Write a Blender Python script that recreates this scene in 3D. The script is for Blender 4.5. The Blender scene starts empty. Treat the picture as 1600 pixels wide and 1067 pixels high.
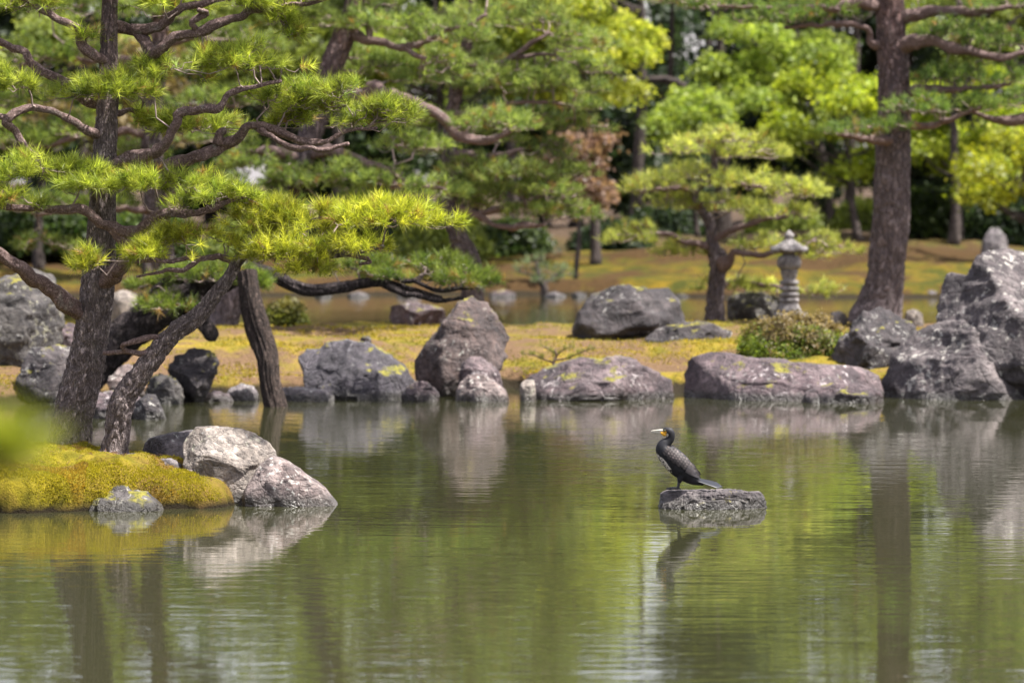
import bpy, bmesh, math
import numpy as np
from mathutils import Vector

# ------------------------------------------------------------------ camera, sky, sun, exposure
F, HZ, CAMH = 6000.0, 330.0, 2.33          # focal length in photo pixels, horizon row, eye height above water
sc = bpy.context.scene
COL = sc.collection
cam_d = bpy.data.cameras.new('camera')
cam = bpy.data.objects.new('camera', cam_d)
COL.objects.link(cam)
cam.location = (0, 0, CAMH)
cam.rotation_euler = (math.radians(90), 0, 0)
cam_d.sensor_width = 36.0
cam_d.lens = 135.0
cam_d.shift_y = -(533.5 - HZ) / 1600.0
cam_d.clip_start = 0.2
cam_d.clip_end = 4000
cam_d.dof.use_dof = True
cam_d.dof.focus_distance = 30.4
cam_d.dof.aperture_fstop = 2.55
sc.camera = cam

SUN_DIR = Vector((0.46, -0.10, 0.86)).normalized()      # towards the sun
SUN_EL = math.asin(SUN_DIR.z)
SUN_AZ = math.atan2(SUN_DIR.x, SUN_DIR.y)
world = bpy.data.worlds.new('World')
sc.world = world
world.use_nodes = True
wn = world.node_tree
bg = wn.nodes['Background']
sky = wn.nodes.new('ShaderNodeTexSky')
sky.sky_type = 'NISHITA'
sky.sun_disc = False
sky.sun_elevation = SUN_EL
sky.sun_rotation = SUN_AZ
sky.air_density = 1.0
sky.dust_density = 3.0
sky.ozone_density = 1.0
thin = wn.nodes.new('ShaderNodeMix')                     # thin bright cloud veil over the whole sky
thin.data_type = 'RGBA'
thin.inputs[0].default_value = 0.6
thin.inputs[7].default_value = (3.35, 3.05, 3.15, 1)
wn.links.new(sky.outputs['Color'], thin.inputs[6])
wn.links.new(thin.outputs[2], bg.inputs['Color'])
bg.inputs['Strength'].default_value = 0.118
sun_d = bpy.data.lights.new('sun', 'SUN')
sun_d.energy = 4.8
sun_d.angle = math.radians(0.6)
sun_d.color = (1.0, 0.95, 0.88)
sun = bpy.data.objects.new('sun', sun_d)
COL.objects.link(sun)
sun.rotation_euler = SUN_DIR.to_track_quat('Z', 'Y').to_euler()
sun.location = (20, 10, 40)
sc.view_settings.view_transform = 'Standard'
sc.view_settings.look = 'None'
sc.view_settings.gamma = 1.0
sc.view_settings.exposure = 1.56
sc.render.engine = 'CYCLES'
sc.cycles.use_denoising = True
sc.cycles.denoising_input_passes = 'RGB_ALBEDO_NORMAL'
sc.cycles.denoising_prefilter = 'ACCURATE'
sc.cycles.max_bounces = 7
sc.cycles.diffuse_bounces = 3
sc.cycles.glossy_bounces = 3
sc.cycles.transmission_bounces = 4
sc.cycles.transparent_max_bounces = 6
sc.cycles.sample_clamp_indirect = 6.0

# ------------------------------------------------------------------ helpers
RNG = np.random.default_rng(7)


def W(px, py, d):
    """a point of the place: photo direction px,py at distance d metres"""
    return np.array([(px - 800.0) / F * d, d, CAMH - (py - HZ) / F * d])


def _hash(ix, iy, iz, seed):
    h = (ix.astype(np.int64) * 374761393 + iy.astype(np.int64) * 668265263 + iz.astype(np.int64) * 2147483647 + seed * 144665) & 0xffffffff
    h = ((h ^ (h >> 13)) * 1274126177) & 0xffffffff
    h = ((h ^ (h >> 16)) * 2246822519) & 0xffffffff
    return ((h ^ (h >> 15)) & 0xffffff) / float(0xffffff)


def vnoise(p, seed=0):
    i = np.floor(p).astype(np.int64)
    f = p - i
    f = f * f * f * (f * (f * 6 - 15) + 10)
    r = 0
    for dx in (0, 1):
        for dy in (0, 1):
            for dz in (0, 1):
                w = (f[:, 0] if dx else 1 - f[:, 0]) * (f[:, 1] if dy else 1 - f[:, 1]) * (f[:, 2] if dz else 1 - f[:, 2])
                r = r + w * _hash(i[:, 0] + dx, i[:, 1] + dy, i[:, 2] + dz, seed)
    return r * 2 - 1


def fbm(p, octv=4, seed=0, gain=0.5, ridged=False):
    a, s, r = 1.0, 1.0, 0
    for o in range(octv):
        n = vnoise(p * s + 17.3 * o, seed + o)
        if ridged:
            n = 1 - 2 * np.abs(n)
        r = r + a * n
        a *= gain
        s *= 2.03
    return r


def vor2(u, v, nu, seed):
    """F2-F1 of a 2D cell pattern, periodic in u with nu cells"""
    iu, iv = np.floor(u).astype(np.int64), np.floor(v).astype(np.int64)
    f1 = np.full(u.shape, 9.0)
    f2 = np.full(u.shape, 9.0)
    for a in (-1, 0, 1):
        for b in (-1, 0, 1):
            cu, cv = iu + a, iv + b
            hu = np.mod(cu, nu)
            z = np.zeros_like(hu)
            du = cu + _hash(hu, cv, z, seed) - u
            dv = cv + _hash(hu, cv, z + 5, seed + 3) - v
            dd = np.sqrt(du * du + dv * dv)
            m = dd < f1
            f2 = np.where(m, f1, np.minimum(f2, dd))
            f1 = np.where(m, dd, f1)
    return f2 - f1


def smooth01(x, a, b):
    t = np.clip((x - a) / (b - a), 0, 1)
    return t * t * (3 - 2 * t)


def mesh(name, verts, faces, col=None, smooth=True):
    """faces: list of int arrays (m,3) or (m,4)"""
    me = bpy.data.meshes.new(name)
    verts = np.asarray(verts, dtype=np.float32)
    me.vertices.add(len(verts))
    me.vertices.foreach_set('co', verts.ravel())
    idx = np.concatenate([np.asarray(f, dtype=np.int32).ravel() for f in faces])
    cnt = np.concatenate([np.full(len(f), np.asarray(f).shape[1], dtype=np.int32) for f in faces])
    st = np.concatenate([[0], np.cumsum(cnt)[:-1]]).astype(np.int32)
    me.loops.add(len(idx))
    me.loops.foreach_set('vertex_index', idx)
    me.polygons.add(len(cnt))
    me.polygons.foreach_set('loop_start', st)
    if smooth:
        me.polygons.foreach_set('use_smooth', np.ones(len(cnt), dtype=bool))
    me.update(calc_edges=True)
    if col is not None:
        at = me.attributes.new('tint', 'FLOAT_COLOR', 'POINT')
        c = np.ones((len(verts), 4), dtype=np.float32)
        c[:, :3] = col
        at.data.foreach_set('color', c.ravel())
    return me


def tag(o, label=None, cat=None, group=None, kind=None):
    if label: o['label'] = label
    if cat: o['category'] = cat
    if group: o['group'] = group
    if kind: o['kind'] = kind
    return o


def thing(name, loc, label, cat, group=None):
    o = bpy.data.objects.new(name, None)
    o.empty_display_size = 0.1
    COL.objects.link(o)
    o.location = [float(v) for v in loc]
    return tag(o, label, cat, group)


def obj(name, me, mat, loc=(0, 0, 0), parent=None):
    o = bpy.data.objects.new(name, me)
    COL.objects.link(o)
    o.location = [float(v) for v in loc]
    if mat is not None:
        me.materials.append(mat)
    if parent is not None:
        o.parent = parent
    return o


def nrm(v):
    return v / np.maximum(np.linalg.norm(v, axis=-1, keepdims=True), 1e-9)


def spline(pts, step):
    """Catmull-Rom through rows of pts (any columns); the spacing follows columns 0-2"""
    p = np.asarray(pts, dtype=float)
    q = np.vstack([2 * p[0] - p[1], p, 2 * p[-1] - p[-2]])
    out = []
    for i in range(len(p) - 1):
        a, b, c, d = q[i], q[i + 1], q[i + 2], q[i + 3]
        n = max(2, int(np.linalg.norm(c[:3] - b[:3]) / step))
        t = np.linspace(0, 1, n, endpoint=False)[:, None]
        out.append(0.5 * ((2 * b) + (-a + c) * t + (2 * a - 5 * b + 4 * c - d) * t * t + (-a + 3 * b - 3 * c + d) * t ** 3))
    out.append(p[-1:])
    return np.vstack(out)


def frames(P):
    T = nrm(np.gradient(P, axis=0))
    U = np.zeros_like(P)
    u = np.array([0.0, -1.0, 0.05])
    for i in range(len(P)):
        u = u - T[i] * np.dot(u, T[i])
        n = np.linalg.norm(u)
        u = u / n if n > 1e-6 else np.array([1.0, 0, 0])
        U[i] = u
    return T, U, np.cross(T, U)


def tube(P, R, sides, disp=None, cap=True):
    """P (n,3), R (n,), disp(theta, s, r) -> radial offset"""
    T, U, V = frames(P)
    n = len(P)
    th = np.linspace(0, 2 * np.pi, sides, endpoint=False)
    s = np.concatenate([[0], np.cumsum(np.linalg.norm(np.diff(P, axis=0), axis=1))])
    TH, S = np.meshgrid(th, s)
    RR = np.repeat(np.asarray(R)[:, None], sides, 1)
    if disp is not None:
        RR = RR + disp(TH.ravel(), S.ravel(), RR.ravel()).reshape(RR.shape)
    vs = P[:, None, :] + RR[..., None] * (np.cos(TH)[..., None] * U[:, None, :] + np.sin(TH)[..., None] * V[:, None, :])
    vs = vs.reshape(-1, 3)
    i = np.arange(n - 1)[:, None] * sides
    j = np.arange(sides)[None, :]
    k = (j + 1) % sides
    quads = np.stack([i + j, i + k, i + sides + k, i + sides + j], -1).reshape(-1, 4)
    fs = [quads]
    if cap:
        c0, c1 = len(vs), len(vs) + 1
        tip = P[-1] + T[-1] * R[-1] * 0.6
        vs = np.vstack([vs, P[:1], tip[None]])
        jj = np.arange(sides)
        kk = (jj + 1) % sides
        fs.append(np.stack([np.full(sides, c0), kk, jj], 1))
        fs.append(np.stack([np.full(sides, c1), (n - 1) * sides + jj, (n - 1) * sides + kk], 1))
    return vs, fs


def join(parts):
    vs, fs, off = [], [], 0
    for v, f in parts:
        vs.append(v)
        fs += [np.asarray(x) + off for x in f]
        off += len(v)
    return np.vstack(vs), fs


def prisms(A, B, ra, rb):
    """three-sided twigs between rows of A and B"""
    d = nrm(B - A)
    h = np.where(np.abs(d[:, 2:3]) < 0.9, np.array([[0, 0, 1.0]]), np.array([[1.0, 0, 0]]))
    u = nrm(np.cross(d, h))
    v = np.cross(d, u)
    n = len(A)
    vs = np.zeros((n, 6, 3))
    for k in range(3):
        a = 2 * np.pi * k / 3
        o = np.cos(a) * u + np.sin(a) * v
        vs[:, k] = A + o * ra[:, None]
        vs[:, 3 + k] = B + o * rb[:, None]
    base = (np.arange(n) * 6)[:, None]
    q = np.concatenate([base + np.array([[k, (k + 1) % 3, 3 + (k + 1) % 3, 3 + k]]) for k in range(3)])
    return vs.reshape(-1, 3), [q]


# ------------------------------------------------------------------ materials
class NT:
    def __init__(self, name):
        self.m = bpy.data.materials.new(name)
        self.m.use_nodes = True
        self.t = self.m.node_tree
        self.bsdf = self.t.nodes['Principled BSDF']
        self.out = self.t.nodes['Material Output']

    def n(self, kind, **kw):
        nd = self.t.nodes.new('ShaderNode' + kind)
        for k, v in kw.items():
            if k in nd.inputs.keys() if isinstance(k, str) else False:
                nd.inputs[k].default_value = v
            else:
                setattr(nd, k, v)
        return nd

    def l(self, a, b):
        self.t.links.new(a, b)

    def coords(self, scale=(1, 1, 1), rnd=True):
        tc = self.n('TexCoord')
        src = tc.outputs['Object']
        if rnd:
            oi = self.n('ObjectInfo')
            ml = self.n('VectorMath', operation='MULTIPLY_ADD')
            cb = self.n('CombineXYZ')
            for k in range(3):
                self.l(oi.outputs['Random'], cb.inputs[k])
            self.l(cb.outputs[0], ml.inputs[0])
            ml.inputs[1].default_value = (37.0, 53.0, 71.0)
            self.l(src, ml.inputs[2])
            src = ml.outputs[0]
        mp = self.n('Mapping')
        mp.inputs['Scale'].default_value = scale
        self.l(src, mp.inputs['Vector'])
        return mp.outputs[0]

    def noise(self, vec, scale, detail=5, rough=0.55, dist=0.0):
        nd = self.n('TexNoise')
        nd.inputs['Scale'].default_value = scale
        nd.inputs['Detail'].default_value = detail
        nd.inputs['Roughness'].default_value = rough
        nd.inputs['Distortion'].default_value = dist
        self.l(vec, nd.inputs['Vector'])
        return nd.outputs['Fac']

    def ramp(self, fac, stops, interp='LINEAR'):
        nd = self.n('ValToRGB')
        nd.color_ramp.interpolation = interp
        e = nd.color_ramp.elements
        while len(e) < len(stops):
            e.new(0.5)
        for el, (p, c) in zip(e, stops):
            el.position = p
            el.color = (*c, 1) if len(c) == 3 else c
        self.l(fac, nd.inputs['Fac'])
        return nd.outputs['Color']

    def val(self, fac, a, b, lo=0.0, hi=1.0):
        nd = self.n('MapRange')
        nd.inputs['From Min'].default_value = a
        nd.inputs['From Max'].default_value = b
        nd.inputs['To Min'].default_value = lo
        nd.inputs['To Max'].default_value = hi
        self.l(fac, nd.inputs['Value'])
        return nd.outputs[0]

    def mix(self, fac, a, b, mode='MIX'):
        nd = self.n('Mix', data_type='RGBA', blend_type=mode)
        for s, v in ((nd.inputs[0], fac), (nd.inputs[6], a), (nd.inputs[7], b)):
            if isinstance(v, (int, float)):
                s.default_value = v
            elif isinstance(v, tuple):
                s.default_value = (*v, 1)
            else:
                self.l(v, s)
        return nd.outputs[2]

    def math(self, op, a, b=0.0):
        nd = self.n('Math', operation=op)
        for s, v in ((nd.inputs[0], a), (nd.inputs[1], b)):
            if isinstance(v, (int, float)):
                s.default_value = v
            else:
                self.l(v, s)
        return nd.outputs[0]

    def bump(self, h, dist, strength=1.0):
        nd = self.n('Bump')
        nd.inputs['Distance'].default_value = dist
        nd.inputs['Strength'].default_value = strength
        self.l(h, nd.inputs['Height'])
        self.l(nd.outputs[0], self.bsdf.inputs['Normal'])
        return nd


def mat_rock(name, dark, mid, pale, lichen=0.25, lichen_col=(0.42, 0.42, 0.38), moss=0.0, scale=1.0, rough=0.85, wet_shade=True, strata=1.0):
    t = NT(name)
    v = t.coords((scale, scale, scale * strata))
    big = t.noise(v, 2.2, 6, 0.6, 0.6)
    fine = t.noise(v, 17.0, 6, 0.65)
    c = t.ramp(big, [(0.30, dark), (0.48, mid), (0.66, pale)])
    c = t.mix(t.val(fine, 0.38, 0.62, 0.0, 0.75), c, t.mix(0.65, c, (0.02, 0.02, 0.024)))
    md = t.noise(v, 5.5, 7, 0.68, 0.5)
    c = t.mix(t.val(md, 0.44, 0.60, 0.62, 0.0), c, t.mix(0.75, c, (0.014, 0.013, 0.016)))
    sp = t.noise(v, 9.0, 7, 0.70, 0.4)
    sp2 = t.noise(v, 1.7, 2, 0.5)
    lf = t.math('MULTIPLY', t.val(sp, 0.60 - lichen * 0.10, 0.64 - lichen * 0.09), t.val(sp2, 0.62 - lichen * 0.5, 0.72 - lichen * 0.5))
    c = t.mix(lf, c, lichen_col)
    vk = t.n('TexVoronoi', feature='DISTANCE_TO_EDGE')
    vk.inputs['Scale'].default_value = 1.6
    wk = t.n('VectorMath', operation='MULTIPLY_ADD')
    nk = t.n('TexNoise')
    nk.inputs['Scale'].default_value = 3.0
    nk.inputs['Detail'].default_value = 5
    t.l(v, nk.inputs['Vector'])
    t.l(nk.outputs['Color'], wk.inputs[0])
    wk.inputs[1].default_value = (0.55, 0.55, 0.55)
    t.l(v, wk.inputs[2])
    t.l(wk.outputs[0], vk.inputs['Vector'])
    crackf = t.val(vk.outputs['Distance'], 0.0, 0.022)
    crm = t.val(t.noise(v, 1.3, 2, 0.5), 0.46, 0.60, 0.0, 0.6)
    c = t.mix(t.math('MULTIPLY', t.math('SUBTRACT', 1.0, crackf), crm), c, (0.012, 0.010, 0.011))
    # white speckles of crustose lichen
    vo = t.n('TexVoronoi', feature='F1')
    vo.inputs['Scale'].default_value = 9.0
    dv_ = t.n('VectorMath', operation='MULTIPLY_ADD')
    nc_ = t.n('TexNoise')
    nc_.inputs['Scale'].default_value = 14.0
    nc_.inputs['Detail'].default_value = 4
    t.l(v, nc_.inputs['Vector'])
    t.l(nc_.outputs['Color'], dv_.inputs[0])
    dv_.inputs[1].default_value = (0.16, 0.16, 0.16)
    t.l(v, dv_.inputs[2])
    t.l(dv_.outputs[0], vo.inputs['Vector'])
    vf = t.math('MULTIPLY', t.val(vo.outputs['Distance'], 0.22, 0.12), t.val(sp2, 0.5, 0.55))
    c = t.mix(t.math('MULTIPLY', vf, min(1.0, lichen * 1.7)), c, (0.40, 0.39, 0.37))
    if moss > 0:
        ge = t.n('NewGeometry')
        sx = t.n('SeparateXYZ')
        t.l(ge.outputs['Normal'], sx.inputs[0])
        mn = t.noise(v, 3.2, 5, 0.65)
        up = t.math('ADD', t.math('MULTIPLY', sx.outputs[2], 0.25), mn)
        mf = t.val(up, 0.80 - moss * 0.3, 0.86 - moss * 0.3)
        mc = t.ramp(fine, [(0.35, (0.06, 0.065, 0.01)), (0.65, (0.24, 0.21, 0.025))])
        c = t.mix(mf, c, mc)
    rgh = rough
    if wet_shade:
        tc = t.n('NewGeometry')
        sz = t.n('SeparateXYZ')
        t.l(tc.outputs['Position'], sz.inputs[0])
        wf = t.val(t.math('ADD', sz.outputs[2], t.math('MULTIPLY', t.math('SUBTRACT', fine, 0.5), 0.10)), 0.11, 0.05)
        c = t.mix(t.math('MULTIPLY', wf, 0.75), c, (0.018, 0.016, 0.012))  # wet foot, band raised so its dark colour also paints waterline shade
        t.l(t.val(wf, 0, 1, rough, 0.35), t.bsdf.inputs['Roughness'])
    else:
        t.bsdf.inputs['Roughness'].default_value = rough
    t.l(c, t.bsdf.inputs['Base Color'])
    vc = t.n('TexVoronoi', feature='DISTANCE_TO_EDGE')
    vc.inputs['Scale'].default_value = 3.5
    t.l(v, vc.inputs['Vector'])
    h = t.math('ADD', t.math('MULTIPLY', fine, 0.7), t.math('MULTIPLY', big, 0.8))
    h = t.math('ADD', h, t.math('MULTIPLY', t.val(vc.outputs['Distance'], 0.0, 0.06), 0.12))
    h = t.math('ADD', h, t.math('MULTIPLY', crackf, 0.15))
    t.bump(h, 0.07 / scale, 1.0)
    return t.m


def mat_bark(name, crack, plate, pale, red=None, red_z=(3.0, 6.0), cell=14.0, lichen=0.3, bump=0.03, stretch=0.28):
    t = NT(name)
    v = t.coords((1, 1, stretch), rnd=True)
    v2 = t.coords((1, 1, 0.8), rnd=True)
    n1 = t.noise(v, cell, 3, 0.55, 0.9)
    n2 = t.noise(v, cell * 2.1, 3, 0.6, 0.6)
    n3 = t.noise(v2, cell * 1.3, 3, 0.6, 0.5)
    e = [t.math('ABSOLUTE', t.math('SUBTRACT', k, 0.5)) for k in (n1, n2, n3)]
    e1, e2, e3 = t.val(e[0], 0.0, 0.075), t.val(e[1], 0.0, 0.06, 0.35, 1.0), t.val(e[2], 0.0, 0.05, 0.3, 1.0)
    edge = t.math('MULTIPLY', t.math('MULTIPLY', e1, e2), e3)
    fine = t.noise(v2, 60, 5, 0.7)
    big = t.noise(v2, 3.0, 4, 0.6)
    c = t.mix(t.val(t.math('ADD', t.math('MULTIPLY', n2, 0.6), t.math('MULTIPLY', fine, 0.4)), 0.38, 0.62), plate, pale)
    if red is not None:
        ge = t.n('NewGeometry')
        sz = t.n('SeparateXYZ')
        t.l(ge.outputs['Position'], sz.inputs[0])
        zz = t.math('ADD', sz.outputs[2], t.math('MULTIPLY', t.math('SUBTRACT', big, 0.5), 3.0))
        c = t.mix(t.math('MULTIPLY', t.val(zz, red_z[0], red_z[1]), 0.5), c, t.mix(t.val(fine, 0.35, 0.65), red, tuple(min(1, k * 1.7) for k in red)))
    lf = t.val(t.noise(v2, 7.0, 5, 0.65, 0.3), 0.66 - lichen * 0.15, 0.74 - lichen * 0.1)
    c = t.mix(t.math('MULTIPLY', lf, 0.6 if lichen > 0 else 0), c, (0.34, 0.33, 0.29))
    c = t.mix(t.math('MULTIPLY', t.math('SUBTRACT', 1.0, edge), 0.85), c, crack)
    t.l(c, t.bsdf.inputs['Base Color'])
    t.bsdf.inputs['Roughness'].default_value = 0.9
    t.bsdf.inputs['Specular IOR Level'].default_value = 0.25
    h = t.math('ADD', edge, t.math('MULTIPLY', fine, 0.5))
    t.bump(h, bump, 0.9)
    return t.m


def mat_leaf(name, trans=0.4, rough=0.5, tcol=1.25):
    t = NT(name)
    at = t.n('Attribute', attribute_name='tint')
    t.l(at.outputs['Color'], t.bsdf.inputs['Base Color'])
    t.bsdf.inputs['Roughness'].default_value = rough
    t.bsdf.inputs['Specular IOR Level'].default_value = 0.35
    tr = t.n('BsdfTranslucent')
    mc = t.n('Mix', data_type='RGBA', blend_type='MULTIPLY')
    mc.inputs[0].default_value = 1.0
    t.l(at.outputs['Color'], mc.inputs[6])
    mc.inputs[7].default_value = (tcol, tcol, tcol * 0.6, 1)
    t.l(mc.outputs[2], tr.inputs['Color'])
    mx = t.n('MixShader')
    mx.inputs[0].default_value = trans
    t.l(t.bsdf.outputs[0], mx.inputs[1])
    t.l(tr.outputs[0], mx.inputs[2])
    t.l(mx.outputs[0], t.out.inputs['Surface'])
    return t.m


def mat_moss_ground(name, yellow, olive, litter, lo=0.42, hi=0.6, fine_s=30.0, bump=0.03, scale=1.0, soil_shade=0.08):
    t = NT(name)
    v = t.coords((1, 1, 1), rnd=False)
    a = t.noise(v, 0.55 * scale, 5, 0.6, 0.5)
    b = t.noise(v, 3.0 * scale, 5, 0.6, 0.3)
    f = t.noise(v, fine_s, 4, 0.7)
    c = t.mix(t.val(b, 0.38, 0.62), olive, yellow)
    c = t.mix(t.val(t.math('ADD', a, t.math('MULTIPLY', t.math('SUBTRACT', b, 0.5), 0.5)), lo, hi), c, litter)
    sp = t.noise(v, 11.0 * scale, 4, 0.65)
    c = t.mix(t.math('MULTIPLY', t.val(sp, 0.60, 0.68), 0.7), c, tuple(k * 0.35 for k in litter))
    c = t.mix(t.val(f, 0.3, 0.62, 0.55, 0.0), c, t.mix(0.5, c, (0.03, 0.028, 0.008)))
    at = t.n('NewGeometry')
    sz = t.n('SeparateXYZ')
    t.l(at.outputs['Position'], sz.inputs[0])
    wf = t.val(t.math('ADD', sz.outputs[2], t.math('MULTIPLY', t.math('SUBTRACT', b, 0.5), 0.14)), soil_shade + 0.035, soil_shade - 0.03)
    c = t.mix(wf, c, (0.022, 0.017, 0.010))  # dark bank soil, its colour also painting the shade of the undercut edge
    t.l(c, t.bsdf.inputs['Base Color'])
    t.bsdf.inputs['Roughness'].default_value = 0.95
    t.bsdf.inputs['Specular IOR Level'].default_value = 0.1
    t.bump(t.math('ADD', f, t.math('MULTIPLY', b, 1.5)), bump, 1.0)
    return t.m


def mat_water():
    t = NT('pond_water')
    tc = t.n('TexCoord')

    def wave(sx, sy, rot, detail, rough, dist=0.4):
        mp = t.n('Mapping')
        mp.inputs['Scale'].default_value = (sx, sy, 1)
        mp.inputs['Rotation'].default_value = (0, 0, math.radians(rot))
        t.l(tc.outputs['Object'], mp.inputs['Vector'])
        return t.noise(mp.outputs[0], 1.0, detail, rough, dist)
    w1 = wave(1.1, 4.2, 4, 2, 0.5)
    w2 = wave(2.6, 9.0, -7, 2, 0.55)
    w3 = wave(0.25, 0.9, 10, 2, 0.5)
    amp = t.val(wave(0.10, 0.16, 15, 2, 0.5, 0.0), 0.38, 0.60, 0.30, 1.15)
    h = t.math('ADD', t.math('MULTIPLY', w1, 1.0), t.math('MULTIPLY', w2, 0.65))
    h = t.math('ADD', t.math('MULTIPLY', h, amp), t.math('MULTIPLY', w3, 1.2))
    b = t.bump(h, 0.0024, 1.0)
    b.inputs['Filter Width'].default_value = 0.2
    t.bsdf.inputs['Base Color'].default_value = (0.030, 0.031, 0.014, 1)
    t.bsdf.inputs['Roughness'].default_value = 0.0
    t.bsdf.inputs['IOR'].default_value = 1.36
    return t.m


def mat_plain(name, col, rough=0.6, var=0.25, scale=20.0, bump=0.0, spec=0.5):
    t = NT(name)
    v = t.coords((1, 1, 1))
    n = t.noise(v, scale, 5, 0.6)
    c = t.mix(t.val(n, 0.3, 0.7), tuple(k * (1 - var) for k in col), tuple(min(1, k * (1 + var)) for k in col))
    t.l(c, t.bsdf.inputs['Base Color'])
    t.bsdf.inputs['Roughness'].default_value = rough
    t.bsdf.inputs['Specular IOR Level'].default_value = spec
    if bump:
        t.bump(n, bump, 1.0)
    return t.m


def mat_tint(name, rough=0.5, spec=0.5):
    t = NT(name)
    at = t.n('Attribute', attribute_name='tint')
    t.l(at.outputs['Color'], t.bsdf.inputs['Base Color'])
    t.bsdf.inputs['Roughness'].default_value = rough
    t.bsdf.inputs['Specular IOR Level'].default_value = spec
    return t.m


M_NEEDLE = mat_leaf('pine_needles', 0.45, 0.42, 1.5)
M_LEAF = mat_leaf('broad_leaves', 0.48, 0.5, 1.4)
M_BARK_NEAR = mat_bark('bark_near_pine', (0.045, 0.035, 0.035), (0.21, 0.165, 0.160), (0.42, 0.35, 0.34), red=(0.15, 0.066, 0.052), red_z=(2.6, 4.6), cell=19, lichen=0.4, bump=0.022)
M_BARK_MID = mat_bark('bark_mid_pine', (0.042, 0.032, 0.034), (0.16, 0.125, 0.128), (0.30, 0.245, 0.25), red=(0.19, 0.085, 0.065), red_z=(3.2, 6.0), cell=9, lichen=0.2, bump=0.035)
M_BARK_DARK = mat_bark('bark_old_dark', (0.009, 0.007, 0.008), (0.036, 0.028, 0.029), (0.100, 0.079, 0.079), cell=9, lichen=0.0, bump=0.04)
M_BARK_LIMB = mat_bark('bark_limb', (0.06, 0.038, 0.034), (0.17, 0.112, 0.104), (0.33, 0.24, 0.225), cell=26, lichen=0.5, bump=0.006, stretch=1.0)
M_TWIG = mat_plain('twig_bark', (0.24, 0.185, 0.17), 0.9, 0.5, 9.0, 0, 0.2)
M_BARK_FAR = mat_bark('bark_far', (0.02, 0.016, 0.015), (0.07, 0.055, 0.05), (0.15, 0.12, 0.11), cell=5, lichen=0.3, bump=0.03)
M_WATER = mat_water()
M_POST = mat_bark('weathered_post_wood', (0.010, 0.008, 0.008), (0.040, 0.028, 0.025), (0.13, 0.095, 0.080), red=None, cell=16, lichen=0.15, bump=0.03, stretch=0.10)

# ------------------------------------------------------------------ foliage engine
def tuft_needles(rng, n, L, w, spread=(0.35, 1.25)):
    """one bristling shoot along +Z, needles are thin triangles"""
    out = np.zeros((n, 3, 3))
    t = rng.random(n)
    ph = rng.random(n) * 2 * np.pi
    an = spread[0] + (spread[1] - spread[0]) * rng.random(n) * (1.05 - 0.45 * t)
    d = np.stack([np.sin(an) * np.cos(ph), np.sin(an) * np.sin(ph), np.cos(an)], 1)
    base = np.zeros((n, 3))
    base[:, 2] = (t - 0.35) * 0.9 * L
    ln = L * (0.6 + 0.55 * rng.random(n))
    side = nrm(np.cross(d, rng.normal(size=(n, 3))))
    out[:, 0] = base + side * w / 2
    out[:, 1] = base - side * w / 2
    out[:, 2] = base + d * ln[:, None]
    tone = np.clip(1 + rng.normal(size=n) * 0.28, 0.45, 1.7)
    return out.reshape(-1, 3), np.arange(n * 3).reshape(-1, 3), np.repeat(tone, 3)


def tuft_leaves(rng, n, R, size, flat=0.25):
    """a spray of broad pointed leaves in a flattened disc, one triangle each"""
    out = np.zeros((n, 3, 3))
    c = rng.normal(size=(n, 3)) * R * 0.5
    c[:, 2] *= flat
    d = rng.normal(size=(n, 3))
    d[:, 2] = d[:, 2] * 0.5 - 0.25
    d = nrm(d)
    up = rng.normal(size=(n, 3)) * 0.55 + np.array([0, 0, 1.0])
    s = nrm(np.cross(d, up))
    sz = size * (0.6 + 0.7 * rng.random(n))[:, None]
    out[:, 0] = c + s * sz * 0.42
    out[:, 1] = c - s * sz * 0.42
    out[:, 2] = c + d * sz
    tone = np.clip(1 + rng.normal(size=n) * 0.22, 0.5, 1.6)
    return out.reshape(-1, 3), np.arange(n * 3).reshape(-1, 3), np.repeat(tone, 3)


def place_tufts(rng, protos, pos, dirs, scale, cols):
    vs, fs, cs, off = [], [], [], 0
    kind = rng.integers(0, len(protos), len(pos))
    for k, (pv, pf, pt) in enumerate(protos):
        sel = kind == k
        m = int(sel.sum())
        if not m:
            continue
        z = nrm(dirs[sel])
        r = rng.normal(size=(m, 3))
        x = nrm(np.cross(r, z))
        y = np.cross(z, x)
        Rm = np.stack([x, y, z], -1) * scale[sel][:, None, None]
        v = np.einsum('nij,kj->nki', Rm, pv) + pos[sel][:, None, :]
        vs.append(v.reshape(-1, 3))
        fs.append((pf[None] + (np.arange(m) * len(pv))[:, None, None] + off).reshape(-1, pf.shape[1]))
        cs.append((cols[sel][:, None, :] * pt[None, :, None]).reshape(-1, 3))
        off += m * len(pv)
    return np.vstack(vs), [np.vstack(fs)], np.vstack(cs)


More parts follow.
